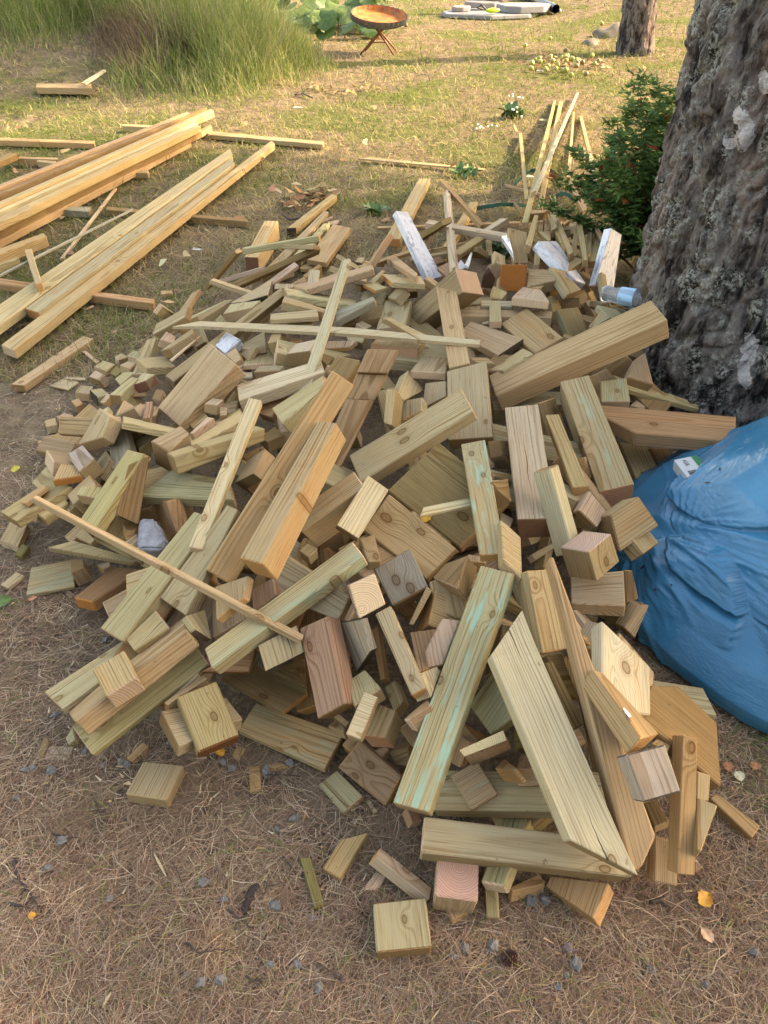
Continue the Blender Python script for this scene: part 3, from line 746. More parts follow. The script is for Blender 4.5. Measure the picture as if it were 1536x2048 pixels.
0 y 170,720 345,403 470,403 290,725 q=3,320,850 h=.11 t=110 E=.2,.11,.07 | rough-sided beam with a deep split lying apart on the grass
0 y 540,465 935,165 982,175 625,460 h=.05 t=45 E=.1,.07,.05 | tan timber with orange side lying highest among the loose boards on the grass
0 g 350,820 870,310 910,320 480,800 h=.03 t=26 | greenish board beside the split beam on the grass
0 g 520,785 860,425 920,420 670,760 h=.05 t=28 E=.2,.14,.08 | narrow greenish board in the middle of three loose boards on the grass
0 y 715,740 950,430 1105,465 890,770 h=.06 t=28 | broad yellowish board of the three loose boards on the grass
0 g 385,855 540,790 605,840 460,885 h=.045 t=35
0 b 685,880 820,780 850,800 715,900 h=.07 t=60
0 o 660,790 780,780 770,820 660,822 h=.02 t=20
0 p 840,400 940,360 950,365 860,410 h=.012 t=10
0 p 895,410 1005,390 990,425 920,440 h=.012 t=10
0 p 1140,760 1170,725 1225,725 1190,765 h=.01 t=7
@T
0 y 270,680 530,218 618,220 385,685 h=.075 t=45 E=.5,.24,.09 | thick tan plank lying on the lawn under the long white wrapped post
4 p 765,915 715,300 770,295 828,890 h=.32,.22 t=48 r | round peeled pole leaning with its top on a crossed lath
0 y 640,850 925,398 983,402 690,885 h=.06 t=45 | tan board lying on the lawn beneath the round peeled pole
5 y 1005,580 690,232 718,225 1040,570 h=.1,.26 t=30 | crossed lath resting on the top of the round peeled pole
0 y 215,585 1310,545 1312,560 215,598 h=.025 t=12 | long thin lath lying across the lawn behind the heap
0 y 60,65 1020,152 1040,142 150,55 h=.02 t=10 m | splintered strip lying farthest out on the lawn
1 b 375,950 395,770 440,720 410,940 h=.08 t=30
0 p 40,850 70,825 112,828 90,865 h=.01 t=7
@Q
4 y 440,960 383,378 412,378 468,950 h=.18,.03 t=30 | short free stick at the lawn side of the stick tangle
4 y 410,1165 690,90 712,90 465,1160 h=.3,.03 t=30 | long stick with its far tip beside the broadest stick
4 y 540,1040 738,97 772,97 590,1040 h=.25,.03 t=30 | broadest of the long sticks pointing out over the lawn
5 v 495,900 890,20 908,15 540,880 h=.3,.06 t=25 | greyish long stick crossing over two others, reaching farthest out
4 y 805,765 860,185 875,190 838,765 h=.16,.04 t=25
4 y 945,1060 808,815 845,805 985,1030 h=.25,.14 t=25
4 y 1060,860 915,228 942,225 1100,850 h=.2,.03 t=30 | long stick with its near end in the rose bush
3 y 665,1230 655,930 703,928 725,1200 h=.3,.14 t=40
4 y 820,1450 665,1055 705,1050 865,1420 h=.36,.22 t=40
4 y 790,1420 600,1052 630,1060 830,1400 h=.33,.22 t=30
5 y 440,1350 520,1095 560,1100 495,1370 h=.4,.3 t=35 E=.3,.2,.1
3 y 515,1536 550,1095 612,1092 570,1536 h=.3,.2 t=35
3 y 605,1300 612,1110 655,1110 665,1310 h=.28,.2 t=35
4 y 640,1325 545,1245 600,1240 670,1315 h=.32,.3 t=30
5 y 945,1495 890,1110 930,1100 990,1490 h=.36,.26 t=30
3 y 840,1260 825,1170 900,1110 880,1250 h=.26,.2 t=30
3 y 830,1450 880,1200 910,1220 890,1455 h=.3,.25 t=35
4 y 965,1470 1000,1160 1040,1175 1010,1440 h=.3,.22 t=35
4 y 1110,1330 985,1115 1030,1105 1140,1300 h=.3,.22 t=35
3 y 1000,1500 1045,1270 1112,1275 1070,1500 h=.3,.22 t=35
3 y 765,1165 860,1100 870,1110 780,1185 h=.2 t=25
3 r 930,1150 945,1100 1000,1150 980,1230 h=.22 t=25
4 o 470,1085 475,1050 650,1050 600,1078 h=.28 t=40
3 b 395,1180 475,1260 485,1225 430,1175 h=.22 t=30
0 y 262,832 570,912 572,900 268,822 h=.03 t=14
0 b 400,1080 320,970 350,970 430,1075 h=.06 t=20
2 b 700,1210 720,1210 770,1310 740,1300 h=.25 t=30
"""
# ------------------------------------------------------------------ the ground surface
def gz(x, y):
    x = np.asarray(x, float); y = np.asarray(y, float)
    z = (fbm(x * 0.7 + 9, y * 0.7 + 3, 5, 3) - 0.5) * 0.05 * sstep(4.5, 8, y)
    z = z + (fbm(x * 4 + 2, y * 4, 8, 3) - 0.5) * 0.02
    bank = sstep(8.2, 12.5, y) * sstep(-1.3, -3.6, x)
    z = z + bank * (0.45 + 0.2 * fbm(x * 0.5, y * 0.5, 3, 2))
    z = z + sstep(11, 20, y) * sstep(1.5, 5, x) * 0.35
    z = z + sstep(25, 60, y) * 0.4
    return z

# ------------------------------------------------------------------ wood offcuts: every piece is traced face by face, then settled on the heap
REG = dict(A=(0, 600, 3.84), B=(300, 500, 3.84), C=(600, 480, 3.84), D=(900, 480, 3.84), E=(0, 900, 3.84), G=(300, 850, 3.84),
           H=(650, 850, 3.84), I=(1000, 700, 3.072), J=(50, 1200, 3.84), K=(400, 1150, 3.84), L=(750, 1150, 3.84),
           M=(1050, 1100, 3.84), N=(600, 1450, 3.4133), O=(1050, 1400, 3.1605), P=(450, 350, 4.3886), Q=(950, 180, 4.3886),
           S=(0, 200, 3.4133), T=(700, 300, 3.84), F=(0, 0, 1.0))
TINT = dict(g=(.415, .33, .187), y=(.425, .308, .165), b=(.265, .175, .082), o=(.445, .28, .135), p=(.49, .37, .245),
            c=(.54, .445, .28), d=(.205, .162, .065), r=(.36, .232, .13), v=(.36, .305, .225), w=(.72, .73, .76))
TONE = dict(g="greenish treated", y="honey-coloured", b="brown", o="orange fresh-sawn", p="pale pinkish", c="creamy white",
            d="dark olive", r="reddish-brown", v="weathered grey", w="white film-wrapped")
OUTLINE = np.array([at_z(*p)[:2] for p in ((20, 1040), (90, 880), (190, 745), (330, 650), (430, 590), (560, 552), (760, 520), (960, 470),
    (1060, 430), (1200, 450), (1260, 560), (1400, 760), (1300, 960), (1260, 1120), (1330, 1380), (1440, 1420), (1440, 1560), (1340, 1760),
    (1000, 1790), (840, 1660), (640, 1610), (470, 1510), (190, 1510), (110, 1400), (200, 1240), (60, 1190))])
def outline_dist(x, y):
    """signed distance to the heap outline on the ground, positive inside"""
    x = np.asarray(x, float); y = np.asarray(y, float)
    d = np.full(x.shape, 1e9); ins = np.zeros(x.shape, bool)
    n = len(OUTLINE)
    for i in range(n):
        a = OUTLINE[i]; b = OUTLINE[(i + 1) % n]; e = b - a
        t = np.clip(((x - a[0]) * e[0] + (y - a[1]) * e[1]) / (e @ e), 0, 1)
        d = np.minimum(d, np.hypot(x - a[0] - t * e[0], y - a[1] - t * e[1]))
        c = ((a[1] > y) != (b[1] > y)) & (x < (b[0] - a[0]) * (y - a[1]) / (b[1] - a[1] + 1e-12) + a[0])
        ins ^= c
    return np.where(ins, d, -d)
GX0, GX1, GY0, GY1, GRES = -2.6, 2.2, 0.3, 6.2, 0.008
gxs = np.arange(GX0, GX1, GRES); gys = np.arange(GY0, GY1, GRES)
GXX, GYY = np.meshgrid(gxs, gys)
def mound(d):
    d = np.maximum(d - 0.03, 0)
    return 0.30 * (1 - np.exp(-d / 0.42))
H0 = mound(outline_dist(GXX, GYY))
HF = np.maximum(H0 - 0.05, 0.0)
def hidx(x, y):
    i = np.clip(((y - GY0) / GRES).astype(int), 0, HF.shape[0] - 1)
    j = np.clip(((x - GX0) / GRES).astype(int), 0, HF.shape[1] - 1)
    return i, j
def hf(x, y):
    i, j = hidx(np.asarray(x), np.asarray(y)); return HF[i, j]
GH0y, GH0x = np.gradient(H0, GRES)
def mound_normal(x, y):
    i, j = hidx(np.array([x]), np.array([y]))
    i0, i1 = max(i[0] - 6, 0), i[0] + 7; j0, j1 = max(j[0] - 6, 0), j[0] + 7
    n = np.array([-GH0x[i0:i1, j0:j1].mean(), -GH0y[i0:i1, j0:j1].mean(), 1.0])
    return n / np.linalg.norm(n)

_k = np.arange(2600) + 0.5
_ph = np.arccos(1 - _k / 2600 * 0.93); _th = math.pi * (1 + 5 ** 0.5) * _k
NCAND = np.stack([np.cos(_th) * np.sin(_ph), np.sin(_th) * np.sin(_ph), np.cos(_ph)], -1)

def solve_normal(rays, pix, n0, square, q):
    rc = rays.mean(0)
    def cost(N):
        den = N @ rays.T                                     # (c, k)
        ok = (den < -0.06).all(1)
        d = (N @ rc)[:, None] / np.where(den < -0.06, den, -0.06)
        P = d[..., None] * rays[None]
        c = (np.arccos(np.clip(N @ n0, -1, 1)) / R(20)) ** 2
        if square:
            k = rays.shape[0]
            E = np.roll(P, -1, 1) - P
            E = E / np.linalg.norm(E, axis=2, keepdims=True)
            cs = (E * np.roll(E, 1, 1)).sum(2)
            c = c + (cs ** 2).mean(1) / 0.085 ** 2
        if q is not None:
            i, qx, qy = q
            A = P[:, i] ; B = A - N * 0.02
            fa = A @ FWD; fb = B @ FWD
            du = FPX * ((B @ RGT) / fb - (A @ RGT) / fa); dv = -FPX * ((B @ UPV) / fb - (A @ UPV) / fa)
            w = np.array([qx - pix[i][0], qy - pix[i][1]]); wl = np.hypot(*w)
            ang = np.abs(np.angle((du + 1j * dv) * np.conj(w[0] + 1j * w[1])))
            c = c + (ang / R(9 if wl > 8 else 16)) ** 2
        return np.where(ok, c, 1e9)
    c = cost(NCAND); b = NCAND[np.argmin(c)]; sp = 0.05
    for _ in range(3):
        L = b + RNG.normal(size=(300, 3)) * sp
        L /= np.linalg.norm(L, axis=1, keepdims=True); L = np.vstack([b, L])
        b = L[np.argmin(cost(L))]; sp *= 0.4
    return b

def poly_samples(P, m=7):
    out = []
    k = len(P)
    if k == 4:
        for u in np.linspace(0.02, 0.98, 3 * m):
            for v in np.linspace(0.04, 0.96, m):
                out.append((P[0] * (1 - u) + P[1] * u) * (1 - v) + (P[3] * (1 - u) + P[2] * u) * v)
    else:
        c = P.mean(0)
        for i in range(k):
            for u in np.linspace(0, 1, 10):
                e = P[i] * (1 - u) + P[(i + 1) % k] * u
                for v in np.linspace(0, 1, 8):
                    out.append(c * (1 - v) + e * v)
    return np.array(out)
ZB = np.full((512, 384), 99.0)                       # nearest wood seen so far on a coarse pixel grid: later pieces lie on top of earlier ones
def zpix(S):
    q = proj(S) / 4.0
    return np.clip(q[:, 1].astype(int), 0, 511), np.clip(q[:, 0].astype(int), 0, 383)
def stamp(P, n, T):
    L = max(np.linalg.norm(P[1] - P[0]), 0.02)
    m = int(min(40, max(6, np.linalg.norm(P[2] - P[1]) / 0.006)))
    if len(P) == 4:
        nu = int(min(260, max(8, L / 0.006)))
        u, v = np.meshgrid(np.linspace(0, 1, nu), np.linspace(0, 1, m))
        u = u.ravel()[:, None]; v = v.ravel()[:, None]
        S = (P[0] * (1 - u) + P[1] * u) * (1 - v) + (P[3] * (1 - u) + P[2] * u) * v
    else:
        S = poly_samples(P, 20)
    i, j = hidx(S[:, 0], S[:, 1])
    np.maximum.at(HF, (i, j), S[:, 2])
    np.minimum.at(ZB, zpix(S), (S - CAM) @ FWD)

def zone(c):
    x, y = c[0], c[1]
    d = float(outline_dist(np.array([x]), np.array([y]))[0])
    if y > 3.95 and x > 0.55: return "in the stick tangle before the rose bush"
    if d < -0.05:
        if y > 3.1 and x < -0.9: return "on the ground around the long timbers"
        if y > 3.1: return "on the lawn behind the heap"
        if x < -0.55 and y > 1.3: return "on straw along the small-block edge of heap"
        return "scattered on the bare straw before the heap"
    if x > 0.62 and y > 2.0: return "piled up against the birch"
    if x > 0.50: return "piled beside the blue sack"
    if y > 3.0: return "in the rear slope of heap"
    if x < -0.62 and y > 1.75: return "in the jumble of small blocks"
    if x < -0.25: return "in the slope facing the small-block edge"
    if y < 1.35: return "at the straw-side foot of heap"
    return "in the thick of the heap"

def wood_piece(P, n, T, colour, ee=False, label=None, knots=(), stain=0.0, endc=None, notch=None, rnd=False, bevel=0.0022, mat=None):
    """box or prism from its upper face polygon P (3-D), normal n and thickness T"""
    P = np.asarray(P, float)
    xa = P[1] - P[0]; xa = xa - n * (xa @ n); xa /= np.linalg.norm(xa)
    ya = np.cross(n, xa)
    org = P.mean(0) - n * T
    loc = np.stack([(P - org) @ xa, (P - org) @ ya], -1)
    area = 0.5 * np.sum(loc[:, 0] * np.roll(loc[:, 1], -1) - np.roll(loc[:, 0], -1) * loc[:, 1])
    if area < 0: loc = loc[::-1]
    kn = [(float((k - org) @ xa), float((k - org) @ ya)) for k in knots]
    ln = loc.max(0) - loc.min(0)
    bm = bmesh.new()
    def prism(pl, z0, z1):
        a = [bm.verts.new((p[0], p[1], z0)) for p in pl]; b = [bm.verts.new((p[0], p[1], z1)) for p in pl]
        m = len(pl)
        for v in a + b: v.co += Vector(RNG.normal(0, min(.0011, .03 * T), 3).tolist())
        bm.faces.new(a[::-1]); bm.faces.new(b)
        for i in range(m):
            bm.faces.new((a[i], a[(i + 1) % m], b[(i + 1) % m], b[i]))
    if notch:
        q0, q1, q2, q3 = [(P[i] - org) for i in range(4)]
        def pt(u, v):
            s = (q0 * (1 - u) + q1 * u) * (1 - v) + (q3 * (1 - u) + q2 * u) * v
            return (float(s @ xa), float(s @ ya))
        for u0, u1, zz in ((0, notch[0], T), (notch[0] + 1e-4, notch[1] - 1e-4, T * (1 - notch[2])), (notch[1], 1, T)):
            pl = [pt(u0, 0), pt(u1, 0), pt(u1, 1), pt(u0, 1)]
            if area < 0: pl = pl[::-1]
            prism(pl, 0, zz)
    else:
        prism([tuple(p) for p in loc], 0, T)
    bw = min(bevel * RNG.uniform(.7, 1.8), 0.12 * T, 0.06 * min(ln))
    if rnd:
        ed = [e for e in bm.edges if abs((e.verts[0].co - e.verts[1].co).normalized().x) > 0.9]
        bmesh.ops.bevel(bm, geom=ed, offset=min(T, min(ln)) * 0.30, segments=3, affect='EDGES', clamp_overlap=True)
    elif bw > 0.0006:
        bmesh.ops.bevel(bm, geom=list(bm.edges), offset=bw, segments=1, affect='EDGES', clamp_overlap=True)
    if ee:                                # grain runs through the face: turn the local frame so that x is the grain
        for v in bm.verts:
            v.co = Vector((v.co.z, v.co.x, v.co.y))
        M = Matrix((( n[0], xa[0], ya[0], org[0]), (n[1], xa[1], ya[1], org[1]), (n[2], xa[2], ya[2], org[2]), (0, 0, 0, 1)))
        dims = (T, ln[0], ln[1])
    else:
        M = Matrix(((xa[0], ya[0], n[0], org[0]), (xa[1], ya[1], n[1], org[1]), (xa[2], ya[2], n[2], org[2]), (0, 0, 0, 1)))
        dims = (ln[0], ln[1], T)
    a, b, c = sorted(dims, reverse=True)
    if c < 0.017 and a < 0.22: form, cat = "wood_chip", "chip"
    elif a > 1.4 * b and b < 1.7 * c and a > 0.28 and b > 0.06: form, cat = "post_offcut", "post"
    elif a > 5 * b and b < 0.07: form, cat = "wooden_stick", "stick"
    elif a < 0.26: form, cat = "wood_block", "block"
    elif b > 1.7 * c: form, cat = "board_offcut", "board"
    else: form, cat = "squared_timber", "timber"
    if a > 1.6: form, cat = ("long_timber", "timber") if b > 0.05 else ("wooden_stick", "stick")
    o = bm_obj(form, bm, mat or (FILM if colour == 'w' else WOOD))
    o.matrix_world = M
    t = np.array(TINT[colour]) * RNG.uniform(0.88, 1.06) * (1 + RNG.normal(0, 0.035, 3))
    o.color = (*[float(c) for c in t], 1.0)
    side = RNG.uniform(-0.6, 0.6) * min(dims[1], 0.15)
    if ee: pith = (RNG.uniform(-.35, .35) * dims[1], RNG.uniform(-.35, .35) * dims[2])
    elif RNG.random() < 0.45: pith = (side, -RNG.uniform(0.0, 0.03))
    else: pith = (RNG.uniform(-1, 1) * 0.13, -RNG.uniform(0.0, 0.10))
    o["pith"] = [float(pith[0]), float(pith[1]), 0.0]
    o["ringw"] = float(RNG.uniform(0.0030, 0.0062))
    o["stain"] = float(stain if stain else (RNG.random() < 0.07) * 0.35 * (colour in 'gyc'))
    o["crack"] = float(RNG.uniform(-.32, .32) * dims[1]) if (label and "crack" in label) or (min(dims[0], dims[1]) > 0.06 and RNG.random() < 0.11) else 9.0
    endn = None
    if endc is None:
        ei = int(RNG.integers(5)); endn = ("tan ends", "orange ends", "creamy ends", "khaki ends", "dark ends")[ei]
        endc = [(.50, .36, .21), (.56, .34, .15), (.60, .45, .30), (.44, .33, .18), (.30, .20, .10)][ei]
        if colour in 'odw': endc = TINT[colour]; endn = None
    o["endc"] = [float(c) for c in endc]
    big = a * b > 0.02
    ks = [(k[0], k[1], float(RNG.uniform(0.005, 0.008) + (0.003 if b > 0.1 else 0))) for k in kn]
    while len(ks) < 2:
        ks.append((float(RNG.uniform(-.45, .45) * dims[0]), float(RNG.uniform(-.4, .4) * dims[1]), float(RNG.uniform(0.004, 0.010)))
                  if (big and RNG.random() < 0.22) else (9.0, 9.0, 0.001))
    o["knota"] = [float(v) for v in ks[0]]; o["knotb"] = [float(v) for v in ks[1]]
    nm = dict(chip="wood chip", post="post offcut", stick="stick", block="little block", board="board offcut", timber="squared timber")[cat]
    if label: tag(o, label, cat, "pieces of sawn wood")
    else:
        nm = nm.replace("little ", "")
        sz = "tiny " if a < .075 else "small " if a < .13 else "" if a < .2 else "longish " if a < .4 else "long "
        sh = "" if cat in ("chip", "stick", "post") else "flat " if b > 2.2 * c else "chunky " if c > .72 * b else ""
        lb = "%s%s%s %s%s %s" % (sz, sh, TONE[colour], nm, " with " + endn if endn else "", zone(org))
        tag(o, lb, cat, lb)
    return o

def settle(rays, n, T, z_start, lift=0.12):
    """slide the piece along its viewing rays from below until it rests on what lies under it"""
    rc = rays.mean(0)
    den = rays @ n
    sc = (rc @ n) / den
    S0 = poly_samples(sc[:, None] * rays)
    d = (CAM[2] - z_start) / -rc[2]
    rest_d = None
    for _ in range(190):
        B = CAM + S0 * d - n * T
        pen = hf(B[:, 0], B[:, 1]) - B[:, 2]
        if rest_d is None and np.percentile(pen, 82) <= 0.010 and pen.max() <= 0.55 * T + 0.012:
            rest_d = d
        if rest_d is not None:
            S = CAM + S0 * d
            vis = ((S - CAM) @ FWD <= ZB[zpix(S)] + 0.004).mean()
            if vis > 0.93: break
            if rest_d - d > lift: d = rest_d - 0.02; break
        d -= 0.005
    return d, CAM + (sc[:, None] * rays) * d

PIECES = []
def read_pieces(txt):
    reg = REG['F']; out = []
    for line in txt.strip().splitlines():
        line = line.strip()
        if not line: continue
        if line[0] == '@': reg = REG[line[1:]]; continue
        lab = None
        if '|' in line: line, lab = [s.strip() for s in line.split('|')]
        tk = line.split()
        pc = dict(layer=int(tk[0]), col=tk[1], pts=[], label=lab, q=None, t=None, flags=set(), k=[], s=0.0, E=None, h=None, n=None)
        cv = lambda x, y: (reg[0] + float(x) / reg[2], reg[1] + float(y) / reg[2])
        for w in tk[2:]:
            if w[0] in '-0123456789': pc['pts'].append(cv(*w.split(',')))
            elif w[:2] == 'q=':
                i, x, y = w[2:].split(','); pc['q'] = (int(i), *cv(x, y))
            elif w[:2] == 't=': pc['t'] = float(w[2:]) / 1000
            elif w[:2] == 'k=': pc['k'] = [cv(*s.split(',')) for s in w[2:].split(';')]
            elif w[:2] == 's=': pc['s'] = float(w[2:])
            elif w[:2] == 'E=': pc['E'] = [float(v) for v in w[2:].split(',')]
            elif w[:2] == 'h=': pc['h'] = [float(v) for v in w[2:].split(',')]
            elif w[:2] == 'n=': pc['n'] = [float(v) for v in w[2:].split(',')]
            else: pc['flags'].add(w)
        out.append(pc)
    return out

def thickness_from_q(Pi, n, q):
    best = (1e9, 0.045)
    for T in np.linspace(0.012, 0.13, 60):
        b = proj(Pi - n * T)
        e = np.hypot(b[0] - q[1], b[1] - q[2])
        if e < best[0]: best = (e, T)
    return best[1]

def place_piece(pc):
    pts = pc['pts']; rays = np.array([ray(*p) for p in pts])
    fl = pc['flags']
    if pc['h'] is not None:
        hs = pc['h']
        c = at_z(*np.mean(pts, 0), hs[0])
        g = float(gz(c[0], c[1])) if len(hs) == 1 else 0.0
        if len(hs) == 1:
            P = np.array([at_z(*p, hs[0] + g) for p in pts]); n = np.array([0, 0, 1.0])
        else:
            A = at_z(*pts[0], hs[0]); B = at_z(*pts[1], hs[1]); C = at_z(*pts[3], hs[0])
            n = np.cross(B - A, C - A); n /= np.linalg.norm(n)
            if n[2] < 0: n = -n
            d0 = (A - CAM) @ n
            P = np.array([CAM + r * (d0 / (r @ n)) for r in rays])
        T = pc['t'] or 0.04
    else:
        c0 = at_z(*np.mean(pts, 0), 0.0)
        base = at_z(*np.mean(pts, 0), float(hf(c0[0:1], c0[1:2])[0]))
        if pc['layer'] == 0:
            n0 = np.array([0, 0, 1.0])
        else:
            n0 = mound_normal(base[0], base[1])
        n = solve_normal(rays, pts, n0, 'm' not in fl and len(pts) == 4, pc['q'])
        if pc['layer'] == 0:
            n = n * 0.25 + n0 * 0.75; n /= np.linalg.norm(n)
        if pc['t'] is None:
            sc = (rays.mean(0) @ n) / (rays @ n)
            d = np.linalg.norm(base - CAM) / np.linalg.norm(rays.mean(0)) - 0.05
            i = pc['q'][0] if pc['q'] else 0
            T = thickness_from_q(CAM + rays[i] * sc[i] * d, n, pc['q']) if pc['q'] else 0.04
        else: T = pc['t']
        d, P = settle(rays, n, T, -0.02, 0.24 if pc['label'] else 0.12)
    kn = []
    d0 = (P[0] - CAM) @ n
    for k in pc['k']:
        r = ray(*k); kn.append(CAM + r * (d0 / (r @ n)))
    o = wood_piece(P, n, T, pc['col'], 'e' in fl, pc['label'], kn[:2], pc['s'], pc['E'], pc['n'], 'r' in fl)
    stamp(P, n, T)
    pc['obj'] = o; pc['P'] = P; pc['n_'] = n; pc['T_'] = T
    return o

# buried and half-buried offcuts that fill the body of the heap
def filler(count):
    made = 0; tries = 0
    while made < count and tries < 4000:
        tries += 1
        x = RNG.uniform(-1.4, 1.35); y = RNG.uniform(0.55, 4.6)
        d = float(outline_dist(np.array([x]), np.array([y]))[0])
        if d < 0.05: continue
        small = (x < -0.35 and y > 1.9)
        L = RNG.choice([RNG.uniform(0.05, 0.12), RNG.uniform(0.12, 0.32)]) if small else RNG.uniform(0.12, 0.42)
        if L * 0.5 > d + 0.02: L = max(0.06, d)
        W = RNG.choice([0.045, 0.07, 0.095, 0.12, 0.145]) if not small else RNG.choice([0.022, 0.03, 0.045, 0.06, 0.08])
        T = RNG.choice([0.028, 0.045, 0.045, 0.07]) if not small else RNG.choice([0.028, 0.04])
        if y > 2.75: W, T, L = RNG.choice([.03, .045, .06]), RNG.choice([.02, .03]), min(RNG.uniform(.12, .5), max(.1, 2 * d))
        n = mound_normal(x, y) + RNG.normal(0, 0.30, 3); n[2] = max(n[2], 0.45); n /= np.linalg.norm(n)
        a = RNG.uniform(0, 2 * math.pi); xa = np.array([math.cos(a), math.sin(a), 0]); xa -= n * (xa @ n); xa /= np.linalg.norm(xa)
        ya = np.cross(n, xa)
        c = np.array([x, y, float(hf(np.array([x]), np.array([y]))[0]) + T * 0.55])
        P = np.array([c - xa * L / 2 - ya * W / 2, c + xa * L / 2 - ya * W / 2, c + xa * L / 2 + ya * W / 2, c - xa * L / 2 + ya * W / 2])
        if RNG.random() < 0.3: P[1] = P[1] - xa * min(W, L * .5) * RNG.uniform(.3, 1.0)
        for _ in range(40):
            B = poly_samples(P) - n * T
            pen = hf(B[:, 0], B[:, 1]) - B[:, 2]
            if np.percentile(pen, 80) < 0.012 and pen.max() < T * 0.7: break
            P = P + np.array([0, 0, 0.006])
        if P[:, 2].max() > 0.36 or outline_dist(P[:, 0], P[:, 1]).min() < (0.10 if y > 2.4 else 0.0): continue
        wood_piece(P, n, T, random.choice("gyybbgrp"))
        stamp(P, n, T); made += 1
filler(175)
for pc in sorted(read_pieces(DATA), key=lambda p: p['layer']):
    PIECES.append(pc); place_piece(pc)
# red stencil on the dark end of one squared offcut, bird dropping on the orange plank
for pc in PIECES:
    if 'T' in pc['flags']:
        cu = bpy.data.curves.new("stencil", 'FONT'); cu.body = "53"; cu.size = 0.05; cu.align_x = 'CENTER'; cu.align_y = 'CENTER'; cu.extrude = 0.0004
        to = bpy.data.objects.new("stencil_tmp", cu); COL.objects.link(to)
        dg = bpy.context.evaluated_depsgraph_get()
        me = bpy.data.meshes.new_from_object(to.evaluated_get(dg)); bpy.data.objects.remove(to)
        mk = link(bpy.data.objects.new("stencil_mark", me), pc['obj'])
        me.materials.clear(); me.materials.append(NT("red stencil paint").out((0.30, 0.015, 0.012), 0.7))
        xs = [v.co.x for v in pc['obj'].data.vertices]; ys = [v.co.y for v in pc['obj'].data.vertices]; zs = [v.co.z for v in pc['obj'].data.vertices]
        e0 = min(xs)                      # the sawn end that faces down the slope
        mk.matrix_local = Matrix(((0, 0, -1, e0 - 0.0007), (-1, 0, 0, (min(ys) + max(ys)) / 2), (0, 1, 0, (min(zs) + max(zs)) / 2), (0, 0, 0, 1)))
        sc_ = (max(ys) - min(ys)) / 0.06 * 0.8
        mk.matrix_local = mk.matrix_local @ Matrix.Diagonal((sc_, sc_ * 0.9, 1, 1))
    if pc['label'] and 'bird dropping' in pc['label']:
        d0 = (pc['P'][0] - CAM) @ pc['n_']; inv = pc['obj'].matrix_world.inverted()
        for (px, py, rr, mt) in ((1254, 1426, 0.009, (0.85, 0.85, 0.82)), (1255, 1436, 0.006, (0.02, 0.02, 0.018))):
            r_ = ray(px, py); c = inv @ Vector(CAM + r_ * (d0 / (r_ @ pc['n_'])))
            bm = bmesh.new(); vs = [bm.verts.new((c.x, c.y, c.z + 0.0022))]
            ring = []
            for k in range(14):
                a = 2 * math.pi * k / 14; q = rr * random.uniform(0.55, 1.35)
                ring.append(bm.verts.new((c.x + q * 1.3 * math.cos(a), c.y + q * math.sin(a), c.z + 0.0006)))
            for k in range(14): bm.faces.new((vs[0], ring[k], ring[(k + 1) % 14]))
            bm_obj("bird_dropping", bm, NT("dropping").out(mt, 0.5), pc['obj'], True)

# ------------------------------------------------------------------ ground sheet
def ground_material():
    T = NT("dry ground")
    P = T.obj()
    a = T.noise(P, 0.9, 4, 0.6); b = T.noise(P, 9.0, 5, 0.65); c = T.noise(P, 90.0, 3, 0.6)
    col = T.mix(T.sm(b, 0.35, 0.65), (0.105, 0.076, 0.054, 1), (0.205, 0.150, 0.098, 1))
    col = T.mix(T.math('MULTIPLY', T.sm(c, 0.45, 0.7), 0.6), col, (0.30, 0.225, 0.145, 1))
    y = T.sep(P)[1]
    gm = T.math('MULTIPLY', T.sm(a, 0.46, 0.60), T.sm(y, 2.6, 6.0))
    col = T.mix(T.math('MULTIPLY', gm, 0.75), col, (0.095, 0.112, 0.036, 1))
    T.bump(T.math('ADD', b, T.math('MULTIPLY', c, 0.6)), 0.7, 0.02)
    return T.out(col, 0.95, 0, 0.0)
xs = np.sinh(np.linspace(-4.2, 4.2, 190)) / math.sinh(4.2) * 70
ys = -8 + np.concatenate([np.linspace(0, 24, 190), 24 + np.cumsum(np.linspace(0.2, 5.5, 45))])
XX, YY = np.meshgrid(xs, ys)
ZZ = gz(XX, YY) - 0.012
nx_, ny_ = len(xs), len(ys)
V = np.stack([XX.ravel(), YY.ravel(), ZZ.ravel()], -1)
Fc = [(j * nx_ + i, j * nx_ + i + 1, (j + 1) * nx_ + i + 1, (j + 1) * nx_ + i) for j in range(ny_ - 1) for i in range(nx_ - 1)]
kind(mesh_obj("ground", V, Fc, ground_material(), None, True), "structure")

Tg = NT("gravel"); gn = Tg.noise(Tg.obj(), 14.0, 4, 0.7)
GRAVEL = Tg.out(Tg.mix(Tg.sm(gn, 0.3, 0.7), (0.16, 0.16, 0.17, 1), (0.42, 0.42, 0.43, 1)), 0.9)
gx = np.linspace(3.2, 26, 40); gy = np.linspace(16.6, 24, 20); GX_, GY_ = np.meshgrid(gx, gy)
GYs = GY_ - 0.10 * (GX_ - 6) + np.sin(GX_ * 1.3) * 0.15
V = np.stack([GX_.ravel(), GYs.ravel(), gz(GX_, GYs).ravel() + 0.03], -1)
kind(mesh_obj("gravel_drive", V, [(j * 40 + i, j * 40 + i + 1, (j + 1) * 40 + i + 1, (j + 1) * 40 + i) for j in range(19) for i in range(39)], GRAVEL), "structure")

